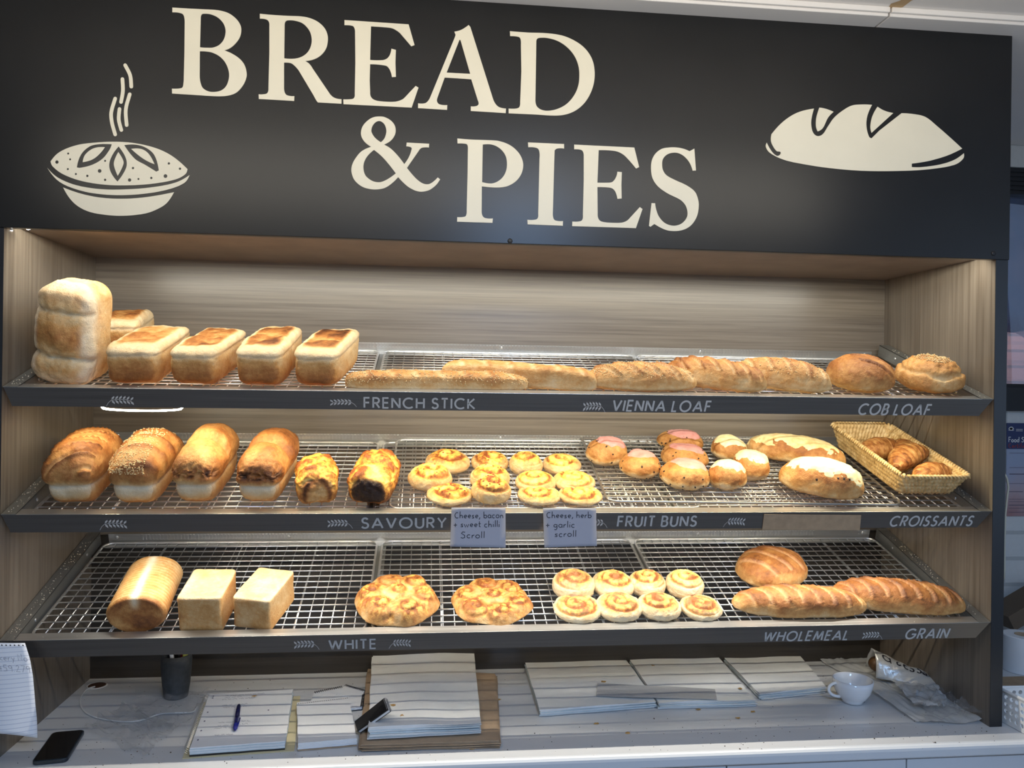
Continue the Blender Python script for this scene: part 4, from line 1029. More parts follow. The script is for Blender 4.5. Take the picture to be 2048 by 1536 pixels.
B('f1', 1, (690, 745, 1056, 783), 'lie', R(1), (0.19, 0.03, 0.045), lambda a, b, h: d_loaf(b, a, h, 11, 7, .3, .40, 5.0, 40, .001, kz=4.0), 'french_stick', 'seeded french stick lying along the front edge of the top shelf', 'bread', 'french sticks', parts=lambda d: [('sesame_seeds', seeds(d, 900, 1, d.P[:, 2] > .018), M_SEED, 'stuff')])
B('f2', 1, (883, 717, 1195, 785), 'lie', R(-13), (0.17, 0.03, 0.05), lambda a, b, h: d_loaf(b, a, h, 12, 6, .4, .36, 5.0, 40, .0012, kz=4.0), 'french_stick', 'plain french stick lying aslant behind the seeded one', 'bread', 'french sticks')
B('v1', 1, (1170, 722, 1394, 790), 'lie', R(-3), (0.125, 0.045, 0.065), lambda a, b, h: d_loaf(b, a, h, 13, 5, .9, .44, 2.3, 40, .006), 'vienna_loaf', 'seeded vienna loaf with dark right end, next to the french sticks', 'bread', 'vienna loaves', parts=lambda d: [('sesame_seeds', seeds(d, 700, 2, d.P[:, 2] > .040), M_SEED, 'stuff')])
B('v2', 1, (1325, 710, 1534, 791), 'lie', R(-31), (0.12, 0.043, 0.07), lambda a, b, h: d_loaf(b, a, h, 14, 6, .9, .50, 2.3, 40, .006), 'vienna_loaf', 'reddish slashed vienna loaf, middle of the three vienna loaves', 'bread', 'vienna loaves')
B('v3', 1, (1462, 712, 1664, 792), 'lie', R(-31), (0.12, 0.043, 0.07), lambda a, b, h: d_loaf(b, a, h, 15, 5, .7, .42, 2.3, 40, .003), 'vienna_loaf', 'lighter vienna loaf lying beside the round cob', 'bread', 'vienna loaves', parts=lambda d: [('sesame_seeds', seeds(d, 300, 3, d.P[:, 2] > .045), M_SEED, 'stuff')])
B('c1', 1, (1650, 706, 1791, 794), 'dome', 0, (.075, .075, .10), lambda a, b, h: d_cob(a, b, h, 21, .46, 3), 'cob_loaf', 'round cob loaf with dark slashes on its top right', 'bread', 'cob loaves')
B('c2', 1, (1787, 706, 1932, 796), 'dome', 0, (.075, .075, .10), lambda a, b, h: d_cob(a, b, h, 22, .43, 0, burst=1), 'cob_loaf', 'round cob loaf with burst seeded crown at the right end', 'bread', 'cob loaves', parts=lambda d: [('sesame_seeds', seeds(d, 800, 4, d.P[:, 2] > .080), M_SEED, 'stuff')])
HT = 'tall tin loaves on the middle shelf'
B('h1', 2, (82, 853, 248, 1020), 'front', 0, (0.055, 0.09, 0.13), lambda a, b, h: d_tall(a, b, h, 31, 'cut', .56), 'tall_loaf', 'tall loaf with slanting slashes at the far left of the middle shelf', 'bread', HT)
B('h2', 2, (216, 856, 369, 1020), 'front', 0, (0.052, 0.09, 0.13), lambda a, b, h: d_tall(a, b, h, 32, 'seed', .56), 'tall_loaf', 'tall loaf crusted with toasted sesame seeds', 'bread', HT, parts=lambda d: [('sesame_seeds', seeds(d, 1500, 5, (d.P[:, 2] > .085)&(d.P[:, 0] < .03), .0021), M_SEED, 'stuff')])
B('h3', 2, (343, 846, 479, 1020), 'front', 0, (0.05, 0.09, 0.135), lambda a, b, h: d_tall(a, b, h, 33, 'double', .50), 'tall_loaf', 'double-humped tall loaf with torn front, beside the seeded one', 'bread', HT)
B('h4', 2, (472, 855, 599, 1020), 'front', 0, (0.05, 0.09, 0.13), lambda a, b, h: d_tall(a, b, h, 34, 'double', .60), 'tall_loaf', 'double-humped tall loaf with darker torn front, beside the savoury loaves', 'bread', HT)
B('s1', 2, (590, 905, 677, 1019), 'front', 0, (0.045, 0.08, 0.085), lambda a, b, h: d_savoury(a, b, h, 35, 0), 'savoury_loaf', 'narrow cheesy savoury loaf with pale swirled end', 'bread', 'savoury loaves')
B('s2', 2, (693, 897, 803, 1019), 'front', 0, (0.048, 0.08, 0.085), lambda a, b, h: d_savoury(a, b, h, 36, 1), 'savoury_loaf', 'savoury loaf with almost black burnt front end', 'bread', 'savoury loaves')
SB = 'cheese and bacon scrolls'; SH = 'cheese and herb scrolls'
def bits(d, seed, n=16):
    n = {5: 11, 6: 12, 7: 14}.get(seed, 5)
    rr = random.Random(seed); ok = np.nonzero(d.P[:, 2] > d.P[:, 2].max()*.80)[0]; mb = MB()
    for _ in range(n):
        p = d.P[ok[rr.randrange(len(ok))]]; mb.ball(p+np.array([0, 0, .0006]), .0022*rr.uniform(.6, 1.4), .0018, .0014, 6, 4)
    return [('bacon_bits', mb.mesh('bacon_bits'), M_BACON, 'stuff')]
for key, bb, cbk, lab, tl in (
  ('b1', (850, 897, 940, 949), .42, 'cheese scroll with browned back edge, rearmost left of the bacon scrolls', 9),
  ('b2', (815, 925, 905, 983), .30, 'bright yellow cheese scroll at the far left of the scroll rack', 3),
  ('b3', (942, 901, 1018, 947), .45, 'reddish cheese scroll rearmost in the second column of the scroll rack', 4),
  ('b4', (940, 927, 1020, 983), .34, 'cheese scroll in the middle of the second column, behind the tilted one', 5),
  ('b5', (853, 965, 945, 1016), .35, 'bacon-topped scroll at the front left, above the bacon note', 6),
  ('b6', (942, 950, 1023, 1015), .48, 'scroll with crisp brown bacon cap and plain front, above the bacon note', 7)):
    B(key, 2, bb, 'dome', R(10), (.042, .042, .042), (lambda t, q: lambda a, b, h: d_scroll(a, b, h, t, 1.9, 1, .26, 28, .005, 1, q, .35))(tl, cbk), 'cheese_scroll', lab, 'scroll', SB, n=NOV2, parts=(lambda t: lambda d: bits(d, t))(tl))
for key, bb, lab, tl in (
  ('g1', (1018, 902, 1086, 952), 'rounded herb scroll at the back, next to the bacon scrolls', 11),
  ('g2', (1085, 907, 1163, 952), 'herb scroll at the back right of the scroll rack, beside the slanting rack', 12),
  ('g3', (1030, 940, 1112, 988), 'plump herb scroll in the middle row, left one', 13),
  ('g4', (1105, 940, 1191, 986), 'smooth-topped herb scroll in the middle row, right one', 14),
  ('g5', (1035, 968, 1121, 1015), 'herb scroll at the front, directly above the herb note', 15),
  ('g6', (1117, 968, 1205, 1015), 'flat open-spiral herb scroll at the front right above the herb note', 16)):
    B(key, 2, bb, 'dome', R(-8), (.042, .042, .036), (lambda t: lambda a, b, h: d_scroll(a, b, h, t, 2.1, .95, .24, 28, .0045, -1, .26, .30))(tl), 'herb_scroll', lab, 'scroll', SH, n=NOV2)
def d_bun(a, b, h, seed, tone=.48):
    d = d_cob(a, b, h, seed, tone, 0, 30); z = d.P[:, 2]/h; d.bake = .10+(tone-.10)*sst(.28, .50, z+.12*nz(d.P, 30, seed+8))+.08*nz(d.P, 40, seed+9); return d
def ice(d, seed, a, b, cx=0, cy=.1, rx=.72, ry=.62, mat=None, wob=.22, thick=.0028, name='icing'):
    n = nz(d.P, 45, seed+1); n2 = nz(d.P, 16, seed+7); top = d.P[:, 2] > d.P[:, 2].max()*.40
    m = 1-np.hypot((d.P[:, 0]/a-cx)/rx, (d.P[:, 1]/b-cy)/ry)+wob*n+.3*wob*n2; m = np.where(top, m, -1)
    return (name, d.shell(name, m, thick), mat or M_PINK)
PB = 'pink iced fruit buns'; CB = 'cream iced buns'
for key, bb, lab, tl, c in (
  ('p1', (1171, 872, 1255, 932), 'pink iced bun at the back left, nearest the slanting rack edge', 41, (.15, .25)),
  ('p2', (1238, 897, 1322, 958), 'pink iced bun lying in front between the left one and the column of three', 42, (.0, .45)),
  ('p3', (1313, 858, 1407, 905), 'rearmost pink iced bun in the column of three', 43, (.1, .2)),
  ('p4', (1321, 886, 1418, 938), 'middle pink iced bun in the column of three', 44, (.05, .3)),
  ('p5', (1319, 915, 1420, 981), 'front pink iced bun in the column of three, with pale split side', 45, (.1, .45))):
    B(key, 2, bb, 'dome', R(-14), (.046, .042, .046), (lambda t: lambda a, b, h: d_bun(a, b, h, t))(tl), 'iced_fruit_bun', lab, 'bun', PB, n=NOV3,
      parts=(lambda t, c: lambda d: [ice(d, t, d.P[:, 0].max(), d.P[:, 1].max(), c[0], c[1]*.5, .74, .74, M_PINK, .12)]+currant_parts(d, 13, t, (d.P[:, 2] > .008)&(d.P[:, 1] < .012)))(tl, c))
for key, bb, lab, tl, c in (
  ('q1', (1421, 868, 1494, 920), 'small cream iced bun at the back beside the pink ones', 51, (.05, .35)),
  ('q2', (1462, 898, 1540, 962), 'small cream iced bun beside the long iced loaves', 52, (.0, .3)),
  ('q3', (1414, 918, 1494, 981), 'small cream iced bun at the front with ragged icing edge', 53, (.05, .35))):
    B(key, 2, bb, 'dome', R(-14), (.040, .040, .046), (lambda t: lambda a, b, h: d_bun(a, b, h, t, .52))(tl), 'cream_iced_bun', lab, 'bun', CB, n=NOV3,
      parts=(lambda t, c: lambda d: [ice(d, t, d.P[:, 0].max(), d.P[:, 1].max(), c[0], c[1]*.7, .98, .92, M_YEL, .22)])(tl, c))
B('w1', 2, (1492, 865, 1692, 935), 'lie', R(-24), (.11, .048, .058), lambda a, b, h: d_loaf(b, a, h, 61, 0, 0, .52, 2.2, 36), 'iced_loaf', 'long fruit loaf with thin yellow glaze, behind the whiter one', 'bread', 'long iced fruit loaves', n=NOV3,
  parts=lambda d: [ice(d, 61, d.P[:, 0].max(), d.P[:, 1].max(), 0, .15, 1.0, .95, M_YEL2, .25, .0022)])
B('w2', 2, (1557, 912, 1729, 1010), 'lie', R(-27), (.10, .055, .062), lambda a, b, h: d_loaf(b, a, h, 62, 0, 0, .50, 2.2, 36), 'iced_loaf', 'long fruit loaf with thick white icing in front of the glazed one', 'bread', 'long iced fruit loaves', n=NOV3,
  parts=lambda d: [ice(d, 62, d.P[:, 0].max(), d.P[:, 1].max(), .05, .20, .98, .95, M_YEL, .20, .003)]+currant_parts(d, 5, 9, (d.P[:, 2] > .015)&(d.P[:, 1] < -.01), .0032))
B('r1', 3, (212, 1112, 366, 1267), 'front', 0, (0.058, 0.11, 0.085), lambda a, b, h: d_ribbed(a, b, h, 71), 'ribbed_loaf', 'round ribbed white loaf with pale seam, left end of the lowest shelf', 'bread')
B('r2', 3, (354, 1138, 475, 1266), 'front', 0, (0.047, 0.09, 0.085), lambda a, b, h: d_square(a, b, h, 72, .25), 'square_loaf', 'pale square sandwich loaf beside the ribbed one', 'bread', 'square sandwich loaves')
B('r3', 3, (466, 1135, 589, 1265), 'front', 0, (0.043, 0.09, 0.085), lambda a, b, h: d_square(a, b, h, 73, .22), 'square_loaf', 'pale square sandwich loaf, right one of the pair', 'bread', 'square sandwich loaves')
PL = 'round cheese pull-apart breads'
B('a1', 3, (709, 1148, 880, 1257), 'dome', 0, (.09, .09, .065), lambda a, b, h: d_pull(a, b, h, 1), 'pull_apart_bread', 'round cheese pull-apart bread, left and larger one', 'bread', PL)
B('a2', 3, (902, 1155, 1067, 1255), 'dome', 0, (.09, .09, .06), lambda a, b, h: d_pull(a, b, h, 2), 'pull_apart_bread', 'round cheese pull-apart bread, right one beside the small scrolls', 'bread', PL)
LS = 'small swirled scrolls on the lowest shelf'
for i, (key, bb, lab, ct, hd) in enumerate((
  ('e1', (1104, 1137, 1190, 1203), 'browned swirl scroll, back row nearest the pull-apart breads', .40, 1),
  ('e2', (1183, 1138, 1269, 1200), 'swirl scroll second from the left in the back row', .28, 1),
  ('e3', (1255, 1138, 1333, 1197), 'swirl scroll third from the left in the back row', .25, -1),
  ('e4', (1330, 1138, 1409, 1199), 'paler cheese-covered scroll at the right end of the back row', .12, 1),
  ('e5', (1106, 1186, 1205, 1250), 'swirl scroll front row nearest the pull-apart breads', .24, -1),
  ('e6', (1191, 1183, 1286, 1249), 'swirl scroll with brown rings, second in the front row', .36, 1),
  ('e7', (1274, 1183, 1363, 1247), 'swirl scroll with raised centre, third in the front row', .30, -1),
  ('e8', (1358, 1187, 1445, 1247), 'swirl scroll at the right end of the front row', .42, 1))):
    B(key, 3, bb, 'dome', R(5*(i % 3)-5), (.044, .044, .036), (lambda t, q, hh: lambda a, b, h: d_scroll(a, b, h, t, 2.4, .85, .10, 30, .0068, hh, q+.18, .18))(80+i, ct, hd), 'swirl_scroll', lab, 'scroll', LS)
B('m1', 3, (1470, 1090, 1616, 1180), 'dome', R(20), (.08, .065, .075), lambda a, b, h: d_loaf(b, a, h, 91, 4, .4, .56, 2.1, 36, .003, cp=.22), 'wholemeal_cob', 'round brown wholemeal loaf lying behind the slashed log', 'bread')
B('m2', 3, (1463, 1169, 1734, 1242), 'lie', R(-3), (0.145, 0.046, 0.068), lambda a, b, h: d_loaf(b, a, h, 92, 8, .6, .56, 2.4, 44, .0035, curve=.4, cp=.24), 'wholemeal_loaf', 'long slashed wholemeal loaf along the front of the lowest shelf', 'bread')
B('m3', 3, (1662, 1155, 1932, 1240), 'lie', R(-11), (0.15, 0.05, 0.075), lambda a, b, h: d_loaf(b, a, h, 93, 8, .6, .60, 2.4, 44, .0045, curve=.4, cp=.22), 'grain_loaf', 'long dark grain loaf with slashes at the right end of the lowest shelf', 'bread')

# croissant basket: a tapered seagrass tray standing on the racks
def basket():
    s = 2; nb = NOV3+.001
    tl = onsh(1690, 897, s, .06); tr = onsh(1822, 893, s, .06); br = onsh(1966, 1000, s, .06); bl = onsh(1822, 1010, s, .055)
    x0, x1 = .0, .0
    M = smat(s) @ Matrix.Translation((2.030, .222, nb)) @ Matrix.Rotation(R(0), 4, 'Z')
    root = empty('woven_basket', M, 'rectangular woven seagrass basket holding croissants at the right end of the middle shelf', 'basket')
    ax, ay, H, tp = .083, .178, .056, .82
    def path(a, b, r=.018, n=6):
        p = []
        for cx, cy, a0 in ((a-r, b-r, 0), (-a+r, b-r, 90), (-a+r, -b+r, 180), (a-r, -b+r, 270)):
            for k in range(n): t = R(a0+90*k/(n-1)); p.append(Vector((cx+r*math.cos(t), cy+r*math.sin(t), 0)))
        q = []
        for i in range(len(p)):
            c, d = p[i], p[(i+1) % len(p)]; m = max(1, int((d-c).length/.0022))
            for k in range(m): q.append(c.lerp(d, k/m))
        return q
    top = path(ax, ay); n = len(top); rows = 22
    for side, off, flip in ((0, 0, 0),):
        V = []; Fc = []
        for layer in (0, 1):
            for j in range(rows+1):
                t = j/rows; k = tp+(1-tp)*t
                for i, p in enumerate(top):
                    nrm = Vector((p.x/ax, p.y/ay, 0)); nrm = Vector((nrm.x**7, nrm.y**7, 0)); nrm = nrm.normalized() if nrm.length > 1e-6 else Vector((1, 0, 0))
                    cord = i*2*PI/4.5; row = t*5; fr = row-math.floor(row)
                    disp = .0050*abs(math.sin(cord*.5+(PI/2 if int(row) % 2 else 0)+fr*1.6))*math.sin(PI*min(1, max(0, fr)))**.5+.0006*mnoise.noise(Vector((i*.3, j*.5, 2)))
                    o = (-.004-disp) if layer else disp
                    V.append((p.x*k+nrm.x*o, p.y*k+nrm.y*o, .004+t*H))
        m = (rows+1)*n
        for layer in (0, 1):
            for j in range(rows):
                for i in range(n):
                    a, b2 = layer*m+j*n+i, layer*m+j*n+(i+1) % n; q = (a, b2, b2+n, a+n); Fc.append(q[::-1] if layer else q)
        MB().add(V, Fc).build('woven_wall', M_WICK, root, smooth=True)
    # twisted rim: short overlapping cords
    mb = MB(); N2 = n//4; q = [top[int(i*n/N2)] for i in range(N2)]
    for i in range(N2):
        p = q[i]; t = (q[(i+1) % N2]-q[i-1]).normalized(); nr = Vector((t.y, -t.x, 0))
        a = p-t*.0045-nr*.0055+Vector((0, 0, H-.001)); b2 = p+t*.0045+nr*.0055+Vector((0, 0, H+.003)); mid = (a+b2)/2+Vector((0, 0, .0045))
        mb.tube([a, a.lerp(mid, .6)+Vector((0, 0, .0015)), mid, b2.lerp(mid, .6)+Vector((0, 0, .0008)), b2-Vector((0, 0, .003))], .0035, 6, rads=[.0022, .0034, .0038, .0034, .0022])
    mb.build('rim', M_WICK, root, smooth=True)
    mb = MB(); 
    for i in range(26):
        y = -ay*tp+.004+(2*ay*tp-.008)*i/25
        mb.tube([(-ax*tp+.004+.19*ax*tp*2*0+(2*ax*tp-.008)*k/24, y, .004+.0014*(1 if (i+k) % 2 else -1)) for k in range(25)], .0033, 5)
    mb.build('woven_base', M_WICK, root, smooth=True)
    # croissants resting inside
    def cro(x, y, z, yaw, L, r, seed, label, tx=0, ty=0, bend=.50):
        d = d_croissant(L, r, seed, bend); o = link('croissant', d.mesh('croissant'), M_CRUST, None, True, label, 'croissant', 'croissants in the basket')
        o.matrix_world = M @ Matrix.Translation((x, y, z)) @ Matrix.Rotation(yaw, 4, 'Z') @ Matrix.Rotation(tx, 4, 'X') @ Matrix.Rotation(ty, 4, 'Y'); return o
    cro(-.014, .052, .012, R(14), .135, .030, 101, 'croissant at the back left of the basket', tx=R(10))
    cro(.040, .030, .014, R(70), .115, .028, 102, 'croissant at the back right, behind the one on top', tx=R(8))
    cro(.006, -.036, .026, R(30), .140, .030, 103, 'croissant lying across the middle of the basket over the rear two', tx=R(6), ty=R(-6))
    cro(.026, -.112, .014, R(20), .120, .028, 104, 'croissant at the front right corner of the basket', tx=R(5))
basket()

# ------------------------------------------------------------------ worktop and what lies on it
def worktop():
    yf = -.076; t = .030; r = .012
    prof = [(YW-.002, ZC), (YW-.002, ZC-t)]+[(yf+.004, ZC-t), (yf, ZC-t+.004)]+[(yf+r-r*math.cos(R(a)), ZC-r+r*math.sin(R(a))) for a in (0, 25, 50, 70, 90)]
    o = MB().extr(prof[::-1], -.9, 3.3).build('worktop', M_TOP)
    tag(o, 'long white worktop under the bread display with rounded front edge', 'worktop')
    cab = empty('base_cabinet', (0, 0, 0), 'white base cabinet with flat doors under the worktop', 'cabinet')
    cw = plain('cabinet_white', (.60, .61, .63), .4)
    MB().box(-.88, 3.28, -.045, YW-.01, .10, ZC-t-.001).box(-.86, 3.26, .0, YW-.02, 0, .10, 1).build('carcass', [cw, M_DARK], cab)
    xs = [-.86, -.27, .32, .91, 1.50, aty(1817, 1530, -.07).x, 2.55, 3.26]
    for a, b in zip(xs, xs[1:]):
        MB().box(a+.0015, b-.0015, -.063, -.046, .12, ZC-t-.006).build('door', cw, cab, bevel=.001)
    # cable hole in the worktop
    g = atz(194, 1371.5, ZC); o = empty('cable_grommet', (g.x, g.y, ZC), 'dark brown cable hole in the back left corner of the worktop', 'cable hole')
    MB().lathe([(0.0, .0012), (.021, .0012)], 0, 0, 24).build('hole', plain('brown_hole', (.07, .03, .015), .6), o)
    MB().lathe([(.0205, .0008), (.0215, .002), (.0235, .002), (.0245, .0003)], 0, 0, 24).build('ring', M_WHITE, o, smooth=True)
worktop()
def P3(px, py, z=0.0): return atz(px, py, ZC+z)

def slab(mb, c, z0, z1, nx=14, ny=10, wav=.0, seed=0, mi=0, droop=0):
    """thin sheet pile between four corners (tl, tr, br, bl), wavy"""
    V = []
    for lay, z in ((0, z0), (1, z1)):
        for j in range(ny+1):
            for i in range(nx+1):
                s, t = i/nx, j/ny
                p = c[0].lerp(c[1], s).lerp(c[3].lerp(c[2], s), t)
                n = mnoise.noise(Vector((s*2.2+seed, t*1.7, seed*1.3)))*wav*(.3+.7*lay)
                ed = mnoise.noise(Vector((s*5+seed, t*5+9, 2)))*.0018
                V.append((p.x+ed, p.y+ed, z+n+wav*.5))
    m = (nx+1)*(ny+1); F = []
    for j in range(ny):
        for i in range(nx):
            a = j*(nx+1)+i; F.append((m+a, m+a+nx+1, m+a+nx+2, m+a+1)); F.append((a, a+1, a+nx+2, a+nx+1))
    def side(ix):
        for a, b in zip(ix, ix[1:]): F.append((a, b, m+b, m+a)[::-1])
    side([i for i in range(nx+1)]); side([j*(nx+1)+nx for j in range(ny+1)]); side([ny*(nx+1)+i for i in range(nx, -1, -1)]); side([j*(nx+1) for j in range(ny, -1, -1)])
    mb.add(V, F, mi)
def pile(name, pts, z0, h, n, mats, label, cat, seed, jit=.004, wav=.003, group=None):
    c = [P3(*p, z0+h) for p in pts]; mb = MB(); rr = random.Random(seed)
    for k in range(n):
        j = jit if k < n-1 else 0
        cc = [v+Vector((rr.uniform(-j, j), rr.uniform(-j, j), 0)) for v in c]
        slab(mb, cc, ZC+z0+h*k/n+.0004, ZC+z0+h*(k+1)/n-.0004, wav=wav*(k+1)/n, seed=seed, mi=0 if (k == n-1 or len(mats) == 1) else k % len(mats))
    return mb.build(name, mats, label=label, cat=cat, group=group)
pile('paper_bag_stack', [(736, 1338), (990, 1347), (998, 1482), (722, 1490)], .001, .014, 7, [M_KRAFT], 'stack of brown kraft paper bags lying under the large white paper stack', 'paper bags', 3, .006, .002)
pile('paper_sheet_stack', [(746, 1313), (948, 1304), (961, 1446), (737, 1457)], .019, .024, 8, [M_BAGP, M_BLUEP], 'large stack of white bakery paper on the brown bags', 'paper stack', 5, .003, .004)
pile('paper_sheet_stack', [(1050, 1324), (1252, 1320), (1312, 1404), (1079, 1422)], .001, .014, 6, [M_BAGP, M_BLUEP], 'thin stack of white bakery paper right of the brown bags, left one of three', 'paper stack', 6, .003, .003)
pile('paper_sheet_stack', [(1256, 1314), (1429, 1306), (1512, 1400), (1318, 1406)], .001, .015, 6, [M_BAGP, M_BLUEP], 'stack of white bakery paper between the two others at the back of the worktop', 'paper stack', 7, .003, .003)
pile('paper_sheet_stack', [(1438, 1306), (1592, 1302), (1652, 1375), (1520, 1388)], .001, .014, 6, [M_BAGP, M_BLUEP], 'stack of white bakery paper behind the white cup', 'paper stack', 8, .003, .003)
def tape():
    c = [P3(1195, 1366, .0215), P3(1430, 1378, .0215), P3(1434, 1399, .0215), P3(1193, 1392, .0215)]; mb = MB(); slab(mb, c, ZC+.0205, ZC+.0211, 30, 4, .0015, 3)
    m, nt, b = newmat('grey_tape'); b.inputs['Base Color'].default_value = (.60, .61, .62, 1); b.inputs['Roughness'].default_value = .2; b.inputs['Alpha'].default_value = .75
    bump(nt, b, noi(nt, objco(nt, (1, 6, 1)), 50, 3), .5, .003)
    mb.build('packing_tape', m, label='strip of clear packing tape joining two white paper stacks', cat='tape')
tape()

def film_sheet(name, pts, amp, seed, label, cat='plastic bag', mat=None, n=34, base=.002, z0=0.0):
    """crumpled film between four corners"""
    c = [P3(*p) for p in pts]; V = []; rr = random.Random(seed)
    for j in range(n+1):
        for i in range(n+1):
            s, t = i/n, j/n; p = c[0].lerp(c[1], s).lerp(c[3].lerp(c[2], s), t)
            a = abs(mnoise.noise(Vector((s*3+seed, t*3, 1.7))))+.5*abs(mnoise.noise(Vector((s*8+seed, t*7, 4))))+.25*mnoise.noise(Vector((s*19, t*17, seed)))
            ex = mnoise.noise(Vector((s*3.3, t*3.1, seed+5)))*.018; ey = mnoise.noise(Vector((s*2.7+8, t*3.5, seed)))*.018
            V.append((p.x+ex, p.y+ey, ZC+z0+base+amp*max(0, a)))
    return MB().add(V, [(j*(n+1)+i, (j+1)*(n+1)+i, (j+1)*(n+1)+i+1, j*(n+1)+i+1) for j in range(n) for i in range(n)]).build(name, mat or M_FILM, smooth=True, label=label, cat=cat)
film_sheet('plastic_bag', [(168, 1462), (250, 1412), (352, 1455), (288, 1520)], .022, 1, 'crumpled clear plastic bag beside the phone')
film_sheet('plastic_bag', [(258, 1412), (425, 1382), (378, 1462), (300, 1462)], .020, 2, 'clear plastic bag between the tumbler and the open notebook')
def cable():
    pts = [(190, 1373), (172, 1380), (161, 1398), (163, 1415), (178, 1429), (205, 1438), (245, 1443), (280, 1441), (320, 1428), (350, 1426), (385, 1424), (395, 1412)]
    P = [P3(*p, .003) for p in pts]; Q = []
    for i in range(len(P)-1):
        a, b, c, d = P[max(i-1, 0)], P[i], P[i+1], P[min(i+2, len(P)-1)]
        for k in range(6): t = k/6; Q.append(.5*((2*b)+(c-a)*t+(2*a-5*b+4*c-d)*t*t+(-a+3*b-3*c+d)*t**3))
    MB().tube(Q, .0018, 6).build('white_cable', plain('pale_cable', (.70, .71, .70), .3), smooth=True, label='thin pale cable looping out of the hole in the worktop', cat='cable')
cable()

def phone():
    c = [P3(90, 1474), P3(155, 1469), P3(151, 1523), P3(78, 1531)]
    ctr = sum(c, Vector())/4; ex = ((c[1]-c[0])+(c[2]-c[3])).normalized(); hw = ((c[1]-c[0]).length+(c[2]-c[3]).length)/4; hl = ((c[0]-c[3]).length+(c[1]-c[2]).length)/4
    M = Matrix.Translation((ctr.x, ctr.y, ZC+.0005)) @ Matrix.Rotation(math.atan2(ex.y, ex.x), 4, 'Z')
    r = empty('mobile_phone', M, 'black mobile phone lying at the front left corner of the worktop', 'phone')
    def rr(a, b, q): return [((a-q)*sx+q*math.cos(R(t))*1, (b-q)*sy+q*math.sin(R(t))) for sx, sy, t0 in ((1, 1, 0), (-1, 1, 90), (-1, -1, 180), (1, -1, 270)) for t in range(t0, t0+91, 15)]
    MB().prism(rr(hw, hl, .010), 0, .0085).build('case', M_PHB, r, bevel=.002)
    MB().prism(rr(hw-.003, hl-.003, .008), .0086, .0092).build('screen', M_PHONE, r)
phone()

def tumbler():
    b = P3(352, 1393); r = empty('pen_tumbler', (b.x, b.y, ZC+.0005), 'charcoal grey tumbler holding pens at the back left of the worktop', 'cup')
    H = .104; R0 = .0275
    prof = [(0, .0), (R0*.98, 0), (R0*1.02, .003), (R0*1.16, H*.3), (R0*1.27, H*.62), (R0*1.30, H*.86), (R0*1.24, H), (R0*1.18, H), (R0*1.22, H*.86), (R0*1.18, H*.6), (R0*.95, .006), (0, .006)]
    MB().lathe(prof, 0, 0, 40).build('body', M_CUPG, r, smooth=True)
    pens = [((-.012, .004), (-.018, .020), M_PLW, 'white pen'), ((.002, -.008), (-.006, -.022), M_PAPER, 'white capped pen'), ((.006, .012), (.010, .022), plain('red_pen', (.35, .02, .02), .3), 'red pen'), ((.012, .0), (.022, .004), plain('yellow_marker', (.62, .68, .18), .35), 'yellow-green marker'), ((-.004, .014), (-.010, .026), M_BLACK, 'black pen')]
    for (a, t, m, l) in pens:
        p0 = Vector((b.x+a[0]*.5, b.y+a[1]*.5, ZC+.009)); p1 = Vector((b.x+t[0], b.y+t[1], ZC+H+.012)); rad = .0058 if 'marker' in l else .0042
        o = empty('pen', (0, 0, 0), l+' standing in the charcoal tumbler', 'pen', 'pens in the tumbler')
        MB().tube([p0, p0.lerp(p1, .7)], rad, 10).build('barrel', m, o, smooth=True)
        MB().tube([p0.lerp(p1, .7), p1.lerp(p0, .03), p1], rad*1.12, 10, rads=[rad*1.12, rad*1.12, rad*.7]).build('cap', m, o, smooth=True)
tumbler()

